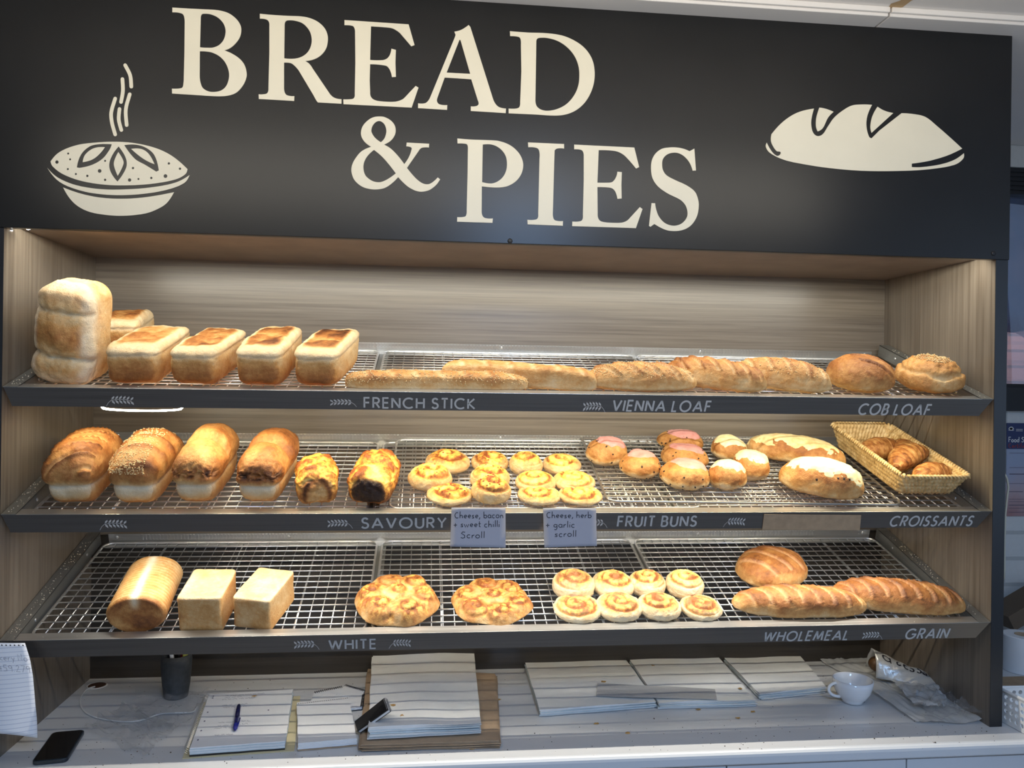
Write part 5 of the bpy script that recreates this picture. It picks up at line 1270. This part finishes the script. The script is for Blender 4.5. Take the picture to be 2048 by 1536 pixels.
def notebook():
    c = [P3(418, 1389, .020), P3(587, 1378, .020), P3(570, 1482, .020), P3(379, 1496, .020)]
    c = [v.copy() for v in c]
    r = empty('ring_notebook', (0, 0, 0), 'thick open spiral notebook with scribbled lines, under the blue pen', 'notebook')
    o = lambda k: [v+Vector(((v.x-c[0].x)*0, 0, 0)) for v in c]
    grow = [c[0]+Vector((-.012, .003, 0)), c[1]+Vector((.016, .003, 0)), c[2]+Vector((.020, -.006, 0)), c[3]+Vector((-.012, -.006, 0))]
    m = MB(); slab(m, grow, ZC+.0004, ZC+.0016, wav=0, seed=1); m.build('card_backing', plain('pale_yellow_card', (.62, .55, .34), .7), r)
    m = MB(); slab(m, [c[0], c[1], c[2], c[3]], ZC+.0018, ZC+.0050, wav=0, seed=2); m.build('cover', M_BLACK, r)
    m = MB(); rr = random.Random(1)
    for k in range(6):
        cc = [v+Vector((rr.uniform(-.001, .001), rr.uniform(-.0015, .0015), 0)) for v in c]
        slab(m, cc, ZC+.0052+k*.0025, ZC+.0052+k*.0025+.0021, wav=.0003, seed=2, mi=(k+1) % 2)
    m.build('pages', [M_PAPER, M_BLUEP], r)
    zt = ZC+.0052+5*.0025+.0021+.0009
    m = MB(); ink = MB(); rr = random.Random(4)
    def F(s, t): 
        p = c[0].lerp(c[1], s).lerp(c[3].lerp(c[2], s), t); return (p.x, p.y, zt)
    for row, (s0, s1) in ((.06, (.2, .62)), (.10, (.2, .4)), (.14, (.18, .5)), (.26, (.2, .5)), (.31, (.22, .46)), (.60, (.22, .55)), (.65, (.22, .50)), (.70, (.2, .42)), (.82, (.22, .4))):
        s = s0
        while s < s1:
            w = rr.uniform(.03, .08); n = int(w/.006)
            ribbon(ink, [(s+w*i/n, row+rr.uniform(-.012, .012)) for i in range(n+1)], .0035, F); s += w+.02
    for s, t in ((.06, .05), (.06, .09), (.06, .38), (.06, .55), (.06, .72), (.06, .88), (.75, .42)):
        ink.add([F(s+.010*math.cos(a), t+.013*math.sin(a)) for a in [R(q) for q in range(0, 360, 45)]], [tuple(range(8))])
    ink.build('handwriting', plain('faint_ink', (.16, .16, .22), .6), r)
    for i in range(34):
        t = .02+.96*i/33; a = c[0].lerp(c[3], t); m.tube([a+Vector((-.006+.006*math.cos(q), 0, -.006+.0075*math.sin(q))) for q in [R(x) for x in range(0, 360, 45)]], .0005, 4, closed=True)
    m.build('spiral_binding', M_WIRE, r)
    # pen lying on it
    a = Vector(F(.36, .28)); b = Vector(F(.38, .86)); a = P3(478, 1410, .026); b = P3(470, 1459, .026)
    o = empty('ballpoint_pen', (0, 0, 0), 'dark blue ballpoint pen lying on the open notebook', 'pen'); z = Vector((0, 0, 0))
    MB().tube([a, a.lerp(b, .06), a.lerp(b, .55)], .0048, 12, rads=[.003, .0046, .0048]).build('barrel', plain('navy_plastic', (.008, .01, .06), .2), o, smooth=True)
    MB().tube([a.lerp(b, .55), a.lerp(b, .93), b], .0054, 12, rads=[.0055, .0052, .0025]).build('cap', M_BLUEI, o, smooth=True)
    MB().tube([a.lerp(b, .93)+Vector((.005, 0, .003)), a.lerp(b, .62)+Vector((.0075, 0, .004))], .0014, 6).build('clip', M_BLUEI, o, smooth=True)
notebook()
def pads():
    c = [P3(594, 1404, .018), P3(697, 1392, .018), P3(714, 1476, .018), P3(596, 1486, .018)]
    r = empty('writing_pad', (0, 0, 0), 'blank white tear-off pad with punched top edge beside the open notebook', 'notepad')
    m = MB(); rr = random.Random(7)
    for k in range(6):
        cc = [v+Vector((rr.uniform(-.001, .001), rr.uniform(-.001, .001), 0)) for v in c]; slab(m, cc, ZC+.004+k*.0022, ZC+.004+k*.0022+.0019, wav=.0003, seed=3, mi=k % 2)
    m.build('pages', [M_PAPER, M_PAPER], r)
    m = MB(); slab(m, [v+Vector((.0, 0, 0)) for v in c], ZC+.0008, ZC+.003, wav=0, seed=5); m.build('backing', M_KRAFT, r)
    m = MB(); zt = ZC+.004+6*.0022+.0008
    for i in range(24):
        p = c[0].lerp(c[1], .03+.94*i/23); q = c[3].lerp(c[2], .03+.94*i/23); p = p.lerp(q, .05)
        m.add([(p.x+.0016*math.cos(R(t)), p.y+.0016*math.sin(R(t)), zt) for t in range(0, 360, 60)], [tuple(range(6))])
    m.build('punched_holes', M_DARK, r)
    def spiral_pad(corners, h, lab, seed, side, cover=None, z0=.001, name='spiral_notepad'):
        r = empty(name, (0, 0, 0), lab, 'notepad'); c = [P3(*p, z0+h) for p in corners]
        m = MB(); slab(m, c, ZC+z0+.001, ZC+z0+h, wav=.0002, seed=seed); m.build('pages', M_PAPER, r)
        m = MB(); slab(m, [v+Vector((0, -.001, 0)) for v in c], ZC+z0, ZC+z0+.0009, wav=0, seed=seed); m.build('back_cover', M_BLACK, r)
        m = MB(); a, b = (c[0], c[1]) if side == 't' else (c[1], c[2])
        ax = (b-a).normalized(); nn = Vector((-ax.y, ax.x, 0))
        for i in range(15):
            p = a.lerp(b, .04+.92*i/14); m.tube([Vector((p.x, p.y, ZC+z0+h*.5))+nn*.005*math.cos(R(q))+Vector((0, 0, .006*math.sin(R(q)))) for q in range(0, 360, 40)], .0008, 5, closed=True)
        m.build('spiral', M_BLACK, r)
    spiral_pad([(628, 1386), (685, 1374), (700, 1392), (622, 1402)], .006, 'small spiral notepad peeking out behind the blank pad', 11, 't')
    spiral_pad([(690, 1371), (729, 1382), (722, 1397), (672, 1388)], .007, 'small spiral notepad with its wire edge toward the back wall', 12, 't')
    spiral_pad([(696, 1394), (728, 1390), (724, 1414), (700, 1417)], .006, 'small spiral notepad wedged against the brown paper bags', 13, 'r', z0=.002)
    # black notebook propped against the paper stack
    a, b, c2, d = P3(709, 1443, .021), P3(768, 1396, .085), P3(776, 1419, .081), P3(715, 1462, .019)
    r = empty('spiral_notepad', (0, 0, 0), 'slim black spiral notepad propped on the edge of the white paper stack', 'notepad')
    n = (b-a).cross(d-a).normalized(); n = n if n.z > 0 else -n
    def hexa(lo, hi, ins): 
        q = [a, b, c2, d]; ctr = sum(q, Vector())/4
        q = [v.lerp(ctr, ins) for v in q]; vs = [v+n*lo for v in q]+[v+n*hi for v in q]
        return MB().add(vs, [(0, 1, 2, 3), (7, 6, 5, 4), (0, 4, 5, 1), (1, 5, 6, 2), (2, 6, 7, 3), (3, 7, 4, 0)])
    hexa(-.002, .0, 0).build('front_cover', M_BLACK, r); hexa(-.007, -.0021, .02).build('pages', M_PAPER, r); hexa(-.0085, -.0072, 0).build('back_cover', M_BLACK, r)
    m = MB()
    ax = (c2-b).normalized(); o2 = (b-a).normalized()
    for i in range(9):
        p = b.lerp(c2, .08+.84*i/8)-n*.0035; m.tube([p+o2*.004*math.cos(R(q))+n*.0055*math.sin(R(q)) for q in range(0, 360, 40)], .0006, 5, closed=True)
    m.build('spiral', M_GREY, r)
pads()

def cup():
    b = P3(1705, 1404); r = empty('tea_cup', (b.x, b.y, ZC+.0015), 'plain white ceramic cup at the right of the worktop', 'cup')
    Rm = .0480; H = .056
    prof = [(0, .004), (.017, .003), (.022, 0), (.0245, 0), (.0245, .004), (.033, .012), (.0415, .026), (.0465, .042), (Rm, H), (Rm-.0022, H+.0006), (Rm-.0045, H-.001), (.0425, .040), (.037, .024), (.026, .012), (0, .008)]
    MB().lathe(prof, 0, 0, 56).build('bowl', M_CERAM, r, smooth=True)
    d = Vector((-1, -.10, 0)).normalized(); pts = []
    for q in range(0, 181, 15):
        t = R(q); pts.append(d*(.0400+.004*math.cos(t)*1+.026*math.sin(t))+Vector((0, 0, .032+.017*math.cos(t))))
    MB().tube(pts, .0036, 10, rads=[.0045]+[.0036]*11+[.0045]).build('handle', M_CERAM, r, smooth=True)
cup()

def bags_right():
    film_sheet('flat_bag_pile', [(1628, 1311), (1752, 1308), (1985, 1448), (1838, 1452)], .010, 5, 'pile of flat milky bags running from the back wall to the right side panel', 'plastic bags', M_MILK, 40, .004)
    film_sheet('plastic_bag', [(1868, 1392), (1915, 1402), (1975, 1446), (1842, 1452)], .026, 6, 'clear crinkled bag at the front right next to the side panel', mat=M_FILM, n=36, base=.016)
    film_sheet('plastic_bag', [(1778, 1372), (1865, 1368), (1898, 1428), (1832, 1430)], .014, 7, 'milky plastic bag lying in front of the printed bag', mat=M_MILK, n=30, base=.018)
    # printed bag with its mouth standing open
    A = P3(1752, 1356, .018); Bp = P3(1864, 1376, .018); peak = aty(1744, 1297, A.y+.035); tail = aty(1888, 1353, Bp.y+.03)
    r = empty('printed_bag', (0, 0, 0), 'silvery printed bag standing open with dark lettering and brown inside', 'plastic bag')
    n = 22; V = []
    back = A+Vector((.02, .085, 0)); backe = Bp+Vector((.02, .06, 0))
    for i in range(n+1):
        s = i/n; f = A.lerp(Bp, s); bk = back.lerp(backe, s); tp = peak.lerp(tail, s)
        tp = tp+Vector((0, 0, -.016*s*(1-s)*2+.004*mnoise.noise(Vector((s*7, 1, 2)))))
        for j in range(n+1):
            t = j/n
            p = (1-t)**2*f+2*t*(1-t)*(tp*2-(f+bk)/2)+t*t*bk if False else None
            if t < .5: q = t/.5; p = f.lerp(tp, math.sin(q*PI/2)**1.0); p = p+Vector((0, -.012*math.sin(q*PI), 0))
            else: q = (t-.5)/.5; p = tp.lerp(bk, 1-math.cos(q*PI/2)); p = p+Vector((0, .008*math.sin(q*PI), 0))
            w = mnoise.noise(Vector((s*6, t*5, 3)))*.005*math.sin(PI*t); V.append((p.x, p.y+w, p.z+w))
    gm, nt, b = newmat('silver_film'); b.inputs['Base Color'].default_value = (.52, .52, .50, 1); b.inputs['Roughness'].default_value = .28; b.inputs['Metallic'].default_value = .25
    bump(nt, b, noi(nt, objco(nt), 40, 4), .6, .004)
    o = MB().add(V, [(j+i*(n+1), j+1+i*(n+1), j+1+(i+1)*(n+1), j+(i+1)*(n+1)) for i in range(n) for j in range(n)]).build('film_body', gm, r, smooth=True)
    so = o.modifiers.new('t', 'SOLIDIFY'); so.thickness = .0006
    def at(s, t):
        i = min(n-1, int(s*n)); j = min(n-1, int(t*n)); fs, ft = s*n-i, t*n-j
        g = lambda a, c: Vector(V[a*(n+1)+c]); p = g(i, j).lerp(g(i+1, j), fs).lerp(g(i, j+1).lerp(g(i+1, j+1), fs), ft); return p+Vector((0, -.0016, .0008))
    mb = MB()
    def fn(a, c): return at(min(.98, max(0, a)), min(.49, max(.02, c)))
    ribbon(mb, arc(.17, .36, .05, .055, 20, 340, 10), .022, fn); ribbon(mb, [(.23, .43), (.225, .29)], .02, fn)
    for x in (.32, .42, .50, .60, .68):
        ribbon(mb, arc(x+.03, .36, .028, .05, 60 if x < .5 else 200, 330 if x < .5 else 480, 8), .024, fn)
    ribbon(mb, [(.62, .45), (.75, .30), (.88, .36)], .03, fn)
    mb.build('printed_lettering', M_INK, r)
    c = A.lerp(back, .5); MB().ball((c.x+.012, c.y-.012, ZC+.044), .024, .022, .020, 14, 8).ball((c.x+.045, c.y, ZC+.037), .026, .022, .016, 14, 8).build('dark_contents', plain('dark_brown_contents', (.10, .045, .012), .5, var=.5, vscale=60), r, smooth=True)
bags_right()

# crumbs and flakes
def crumbs():
    rr = random.Random(12); mb = MB()
    for _ in range(430):
        x = rr.uniform(.03, W-.02); y = rr.uniform(-.07, .42) if rr.random() < .5 else rr.uniform(-.07, .08); s = rr.uniform(.0004, .0012)*(1.6 if rr.random() < .12 else 1)
        mb.ball((x, y, ZC+s*.4), s*1.2, s, s*.6, 6, 4, rot=Matrix.Rotation(rr.uniform(0, PI), 3, 'Z'))
    mb.build('crumbs', plain('dark_crumb', (.07, .045, .03), .8), label='dark crumbs scattered over the white worktop', cat='crumbs', kind='stuff')
    mb = MB()
    for (px, py) in ((880, 1345), (885, 1393), (773, 1357), (842, 1339), (797, 1358), (801, 1398), (843, 1413)):
        p = P3(px, py, .047); mb.ball((p.x, p.y, ZC+.0475), .004, .0018, .0008, 6, 4, rot=Matrix.Rotation(rr.uniform(0, PI), 3, 'Z'))
    mb2 = MB()
    for s in (1, 2, 3):
        M = smat(s)
        for _ in range(160):
            sx = rr.random() < .6; x = rr.uniform(.004, .027); x = x if sx else W-x; u = rr.uniform(.01, .40)**1.0; hb = {1: .030, 2: .020, 3: .014}[s]
            q = rr.uniform(.0005, .0013); p = M @ Vector((x, u, .001+(hb-.001)*u/.445+q*.4)); mb2.ball(p, q, q, q*.7, 5, 4)
        for _ in range(40):
            q = rr.uniform(.0004, .0009); p = M @ Vector((rr.uniform(.05, W-.05), rr.uniform(.003, .021), .0005+q*.4)); mb2.ball(p, q, q, q*.7, 5, 4)
    mb2.build('crumbs', plain('pale_crumb', (.70, .62, .48), .8), label='pale crumbs and seeds caught on the shelf side rails', cat='crumbs', kind='stuff')
    fl = [(1306, 1331, .017), (1207, 1363, .017), (1192, 1447, 0), (1255, 1466, 0), (1377, 1413, 0), (1396, 1419, 0), (1476, 1436, 0), (1506, 1423, 0), (1481, 1377, .018), (786, 1410, .045), (804, 1431, .045), (808, 1460, .018), (998, 1399, 0), (945, 1497, 0), (509, 1392, .024)]
    m = plain('pastry_flake', (.42, .24, .07), .6)
    lab = ['on the middle white paper stack', 'on the left white paper stack', 'on the bare worktop below the left paper stack', 'large, alone on the shaded front of the worktop', 'in front of the middle paper stack, left of a smaller one', 'in front of the middle paper stack, right of a bigger one', 'long one on the ribs of light left of the cup', 'small one between the paper stacks and the cup', 'near the right corner of the middle paper stack', 'on the big paper stack beside the black notepad', 'lowest one on the big paper stack', 'on the brown bags below the big paper stack', 'brown, just right of the brown bags', 'dark, in front of the brown bags', 'at the top of the open notebook']
    for (px, py, z), l in zip(fl, lab):
        p = P3(px, py, z+.001); n = 9; V = [(p.x, p.y, p.z+.0016)]
        for i in range(n):
            a = 2*PI*i/n; q = rr.uniform(.6, 1.2); V.append((p.x+.0062*q*math.cos(a), p.y+.0048*q*math.sin(a), p.z+rr.uniform(-.0004, .0012)))
        V += [(v[0], v[1], v[2]-.0006) for v in V]
        F = [(0, i+1, (i+1) % n+1) for i in range(n)]+[(n+1, n+1+(i+1) % n+1, n+1+i+1) for i in range(n)]+[(i+1, n+2+i, n+2+(i+1) % n, (i+1) % n+1) for i in range(n)]
        MB().add(V, F).build('pastry_flake', m, label='golden pastry flake '+l, cat='flake', group='pastry flakes on the worktop')
crumbs()

# ------------------------------------------------------------------ notes, cards and pages
def note(px, label, lines, seed):
    """paper note folded over the front lip of the middle shelf"""
    (x0, y0), (x1, y1), (x2, y2), (x3, y3) = px; yy = -.0035
    r = empty('paper_note', (0, 0, 0), label, 'note'); M = smat(2)
    tl = aty(x0, y0, yy); tr = aty(x1, y1, yy); br = aty(x2, y2, yy); bl = aty(x3, y3, yy); top = (tl.z+tr.z)/2
    V = []; n = 12
    for j in range(n+1):
        for i in range(9):
            s = i/8; t = j/n; p = tl.lerp(tr, s).lerp(bl.lerp(br, s), t); V.append((p.x, yy-.0012-.004*t*t*(1+.3*math.sin(s*4+seed)), p.z))
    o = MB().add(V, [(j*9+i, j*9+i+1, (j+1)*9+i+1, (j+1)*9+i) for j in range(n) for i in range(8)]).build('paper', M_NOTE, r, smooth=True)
    so = o.modifiers.new('t', 'SOLIDIFY'); so.thickness = .0003; so.offset = 0
    for (txt, a, b, base, h) in lines:
        mb = MB(); p0 = aty(a, base, yy-.004); p1 = aty(b, base, yy-.004); hh = h/FPX*1.72
        zt = top; zb = bl.z
        def f(x, z):
            t = min(1, max(0, (zt-z)/(zt-zb))); s = (x-bl.x)/(br.x-bl.x); return (x, yy-.0012-.004*t*t*(1+.3*math.sin(s*4+seed))-.0006, z)
        handwrite(mb, txt, p0.x, p1.x, (p0.z+p1.z)/2, hh, f, .105); mb.build('handwriting', M_INK, r, label='black handwriting reading '+txt)
M_NOTE = plain('shade_toned_note', (.37, .37, .42), .8)  # white note paper, with its shade put into the grey-blue colour
note([(903, 1015), (1011, 1015), (1011, 1095), (900, 1092)], 'small white paper note, shade put into its grey-blue colour, reading Cheese, bacon + sweet chilli scroll, hanging on the middle shelf front', [('Cheese, bacon', 909.5, 1006.5, 1036.4, 13), ('+ sweet chilli', 907.5, 999, 1054.3, 13), ('Scroll', 921.5, 969, 1076, 13)], 1)
note([(1086, 1016), (1192, 1016), (1193, 1091), (1088, 1094)], 'small white paper note, shade put into its grey-blue colour, reading Cheese, herb + garlic scroll, hanging on the middle shelf front', [('Cheese, herb', 1093.6, 1183, 1036.2, 13), ('+ garlic', 1092, 1149.6, 1055, 13), ('scroll', 1109.6, 1152.6, 1073.5, 13)], 2)
def card():
    M = smat(2); Mi = M.inverted()
    def pf(px, py):
        c = Mi @ CAM; d = Mi.to_3x3() @ ray(px, py); p = c+d*((-.001-c.y)/d.y); return p.x, p.z
    q = [pf(1528, 1028), pf(1722, 1030), pf(1719, 1060), pf(1524, 1059)]
    vs = [M @ Vector((p[0], -.0022, p[1])) for p in q]+[M @ Vector((p[0], -.0008, p[1])) for p in q]
    MB().add(vs, [(3, 2, 1, 0), (4, 5, 6, 7), (0, 1, 5, 4), (1, 2, 6, 5), (2, 3, 7, 6), (3, 0, 4, 7)]).build('cardboard_label', M_CARD, label='blank brown cardboard strip covering part of the middle shelf front', cat='card')
card()
def hanging_page():
    r = empty('notebook_page', (0, 0, 0), 'lined notebook page with punched edge hanging from the left end of the lowest shelf', 'paper')
    nx, ny = 16, 22; V = []
    e = [(50, 1286), (60, 1318), (66, 1352), (70, 1400), (74, 1440), (75, 1476)]
    def edge(t):
        k = t*(len(e)-1); i = min(len(e)-2, int(k)); a, b = e[i], e[i+1]; f = k-i; return a[0]+(b[0]-a[0])*f, a[1]+(b[1]-a[1])*f
    def S(s, t):
        ex, ey = edge(t); yq = -.018-.020*math.sin(PI*s)*(.4+.6*t)
        p = aty(ex, ey, yq); x0 = p.x-.16+.005*t
        z = p.z+.010*(1-s)*t*0+.006*math.sin(PI*s)*(t > .9)
        return Vector((x0+(p.x-x0)*s, yq, p.z+.004*(1-s)+.010*t*math.sin(PI*(1-s)*.8)))
    for j in range(ny+1):
        for i in range(nx+1): V.append(S(i/nx, j/ny))
    m, nt, b = newmat('ruled_paper'); w = nt.nodes.new('ShaderNodeTexWave'); w.bands_direction = 'Z'; w.inputs['Scale'].default_value = 36; nt.links.new(objco(nt), w.inputs[0])
    rp = ramp(nt, w.outputs['Fac'], [(.0, (.50, .53, .62)), (.10, (.76, .77, .80))]); nt.links.new(rp.outputs[0], b.inputs['Base Color']); b.inputs['Roughness'].default_value = .8
    o = MB().add(V, [(j*(nx+1)+i, j*(nx+1)+i+1, (j+1)*(nx+1)+i+1, (j+1)*(nx+1)+i) for j in range(ny) for i in range(nx)]).build('sheet', m, r, smooth=True)
    so = o.modifiers.new('t', 'SOLIDIFY'); so.thickness = .0003; so.offset = 0
    def fn(x, z):
        return S2(x, z)
    def S2(s, t): p = S(s, t); return (p.x, p.y-.0008, p.z)
    mb = MB()
    for i in range(20):
        s = .03+.94*i/19; mb.add([S2(s+.010*math.cos(R(q)), .028+.010*math.sin(R(q))) for q in range(0, 360, 60)], [tuple(range(6))])
    mb.build('punched_holes', M_DARK, r)
    mb = MB()
    def f2(a, c): return S2(a, 1-c)
    handwrite(mb, 'Bakery No', .52, .97, .775, .085, f2, .05); handwrite(mb, '459.279', .60, .98, .64, .085, f2, .05)
    mb.build('handwriting', plain('grey_ink', (.18, .18, .22), .6), r)
hanging_page()

# ------------------------------------------------------------------ right of the display: certificate, roll, box, basket
def right_side():
    y = YW-.002
    a = aty(2013, 846, y); b = aty(2085, 1032, y); hdr = aty(2040, 898, y).z
    r = empty('certificate_poster', (0, 0, 0), 'food safety certificate with navy header taped to the white brick wall', 'poster')
    m, nt, bs = newmat('poster_print'); sx = nt.nodes.new('ShaderNodeSeparateXYZ'); nt.links.new(objco(nt), sx.inputs[0])
    mr = nt.nodes.new('ShaderNodeMapRange'); mr.inputs['From Min'].default_value = b.z; mr.inputs['From Max'].default_value = hdr; nt.links.new(sx.outputs[2], mr.inputs[0])
    f = mathn(nt, 'ADD', mr.outputs[0], mathn(nt, 'MULTIPLY', mathn(nt, 'SUBTRACT', noi(nt, objco(nt), 14, 3), .5), .5)); rp = ramp(nt, f, [(.0, (.30, .17, .18)), (.35, (.42, .33, .36)), (.8, (.30, .36, .50))]); nt.links.new(rp.outputs[0], bs.inputs['Base Color']); bs.inputs['Roughness'].default_value = .3
    MB().box(a.x, b.x, y-.002, y, b.z, hdr).build('printed_sheet', m, r)
    MB().box(a.x, b.x, y-.0022, y, hdr, a.z).build('header', plain('navy_print', (.02, .035, .12), .35), r)
    def f3(x, z): return (x, y-.003, z)
    z1 = aty(2035, 884, y).z; mb = MB(); h = .017; x0 = aty(2016, 884, y).x; handwrite(mb, 'Food Safety', x0, x0+.098, z1, h, f3, .13, 0); mb.build('title', M_PLW, r, label='white title Food Safety')
    z2 = aty(2035, 895.5, y).z; mb = MB(); handwrite(mb, 'Certificate' if False else 'Certificate', x0, x0+.088, z2, h*.9, f3, .11, 0); mb.build('subtitle', plain('dull_red_print', (.36, .05, .04), .5), r)
    e = aty(2021, 858, y); mb = MB()
    for k in range(7):
        t = R(90+(k-3)*26); p = (e.x+.009*math.cos(t), e.z+.008*math.sin(t)); ribbon(mb, [(e.x, e.z-.002), p], .0042, f3)
    mb.add([f3(e.x-.010, e.z-.005), f3(e.x+.010, e.z-.005), f3(e.x+.009, e.z-.0035), f3(e.x-.009, e.z-.0035)], [(0, 1, 2, 3)])
    for q in (0, 1): 
        for i in range(7): ribbon(mb, [(e.x+.018+i*.0034, e.z-.001-q*.005), (e.x+.018+i*.0034+.0022, e.z-.0005-q*.005)], .0022, f3)
    mb.build('emblem', M_PLW, r)
    mb = MB(); rr = random.Random(2)
    for py, w, th in ((906, .8, .0012), (935, .5, .001), (948, .75, .0028), (967, .8, .001), (983, .4, .002), (998, .8, .001), (1003, .7, .001), (1010, .5, .002), (1016, .75, .001), (1024, .6, .001)):
        z = aty(2035, py, y).z; ribbon(mb, [(x0+.004, z), (x0+(b.x-a.x)*w, z)], th, f3)
    mb.build('small_print', plain('small_print_ink', (.10, .09, .14), .5), r)
    # dangling pale cord down the outside of the side panel
    P = [aty(px, py, .02) for px, py in ((2014, 946), (2020, 958), (2023, 975), (2020, 1000), (2017, 1030), (2015, 1080), (2015, 1140), (2014, 1160))]
    P = [Vector((max(p.x, W+SIDE+.004), .03, p.z)) for p in P]
    MB().tube(P, .0022, 8).build('hanging_cord', plain('pale_cord', (.45, .43, .34), .5), smooth=True, label='thin pale cord hanging down the outside of the right side panel', cat='cord')
    # perforated basket with real holes
    q0 = atz(2009, 1447, ZC); q1 = atz(2049, 1469, ZC); d = (q1-q0); d.z = 0; d.normalize(); s0 = q0-d*.02; L = .30
    nn = Vector((-d.y, d.x, 0)); nn = nn if nn.x > 0 else -nn; H = .070
    r = empty('perforated_basket', (0, 0, 0), 'white plastic basket with round holes standing right of the display', 'basket')
    def wall(o, dx, L, nm):
        mb = MB(); cell = .0155; nc = int(L/cell); nr = 4; mar = (H-nr*cell)/2; cw = L/nc
        for i in range(nc):
            for j in range(nr):
                c = o+dx*(i+.5)*cw+Vector((0, 0, mar+(j+.5)*cell+.004)); sq = []; ci = []
                for k in range(16):
                    a2 = 2*PI*k/16; cx, cz = math.cos(a2), math.sin(a2); m2 = max(abs(cx), abs(cz)); ci.append((cx*.0050, cz*.0050)); sq.append((cx/m2*cw/2, cz/m2*cell/2))
                V = [c+dx*p[0]+Vector((0, 0, p[1])) for p in sq]+[c+dx*p[0]+Vector((0, 0, p[1])) for p in ci]
                mb.add(V, [(k, (k+1) % 16, 16+(k+1) % 16, 16+k) for k in range(16)])
        for z0, z1 in ((0.001, mar+.004), (H-mar+.004, H+.006)):
            mb.add([o+Vector((0, 0, z0)), o+dx*L+Vector((0, 0, z0)), o+dx*L+Vector((0, 0, z1)), o+Vector((0, 0, z1))], [(0, 1, 2, 3)])
        ob = mb.build('perforated_wall', M_PLW, r); so = ob.modifiers.new('t', 'SOLIDIFY'); so.thickness = .0025
    o0 = Vector((s0.x, s0.y, ZC)); wd2 = .20
    wall(o0, d, L, 'a'); wall(o0+nn*wd2, d, L, 'b'); wall(o0, nn, wd2, 'c'); wall(o0+d*L, nn, wd2, 'd')
    e = [o0, o0+d*L, o0+d*L+nn*wd2, o0+nn*wd2]
    MB().tube([p+Vector((0, 0, H+.006)) for p in e], .004, 8, closed=True).build('rim', M_PLW, r)
    MB().add([p+Vector((0, 0, .003)) for p in e], [(0, 1, 2, 3)]).build('base', M_PLW, r)
    # cardboard box behind, then paper roll
    c = atz(2032, 1400, ZC); 
    bx = atz(2008, 1384, ZC); 
    MB().box(W+SIDE+.012, W+SIDE+.40, .205, .285, ZC+.0005, ZC+.006).build('cardboard_sheet', M_CARD, label='flat brown cardboard sheet on the worktop behind the perforated basket', cat='cardboard', bevel=.001)
    ob = MB().box(0, .2, 0, .10, 0, .05).build('cardboard_box', plain('dark_card', (.12, .085, .055), .8), label='dark brown box tilted against the white brick wall behind the paper roll', cat='box', bevel=.001)
    c = aty(2030, 1262, .60); ob.matrix_world = Matrix.Translation(c) @ Matrix.Rotation(R(-28), 4, 'Y')
    rr2 = .050; yr = .345; xc = aty(2011, 1300, yr).x+rr2
    ro = empty('paper_towel_roll', (xc, yr, ZC+.0008), 'white paper towel roll standing on the worktop beside the display', 'paper roll')
    zt = aty(2035, 1269, yr).z-(ZC+.0008)
    MB().lathe([(.020, 0), (rr2, 0), (rr2, zt-.002), (rr2-.002, zt), (.020, zt), (.020, 0)], 0, 0, 120).build('paper', M_PAPER, ro, smooth=False)
    MB().lathe([(.0185, 0.001), (.0198, 0.001), (.0198, zt+.001), (.0185, zt+.001), (.0185, .001)], 0, 0, 24).build('core', M_KRAFT, ro, smooth=True)
right_side()
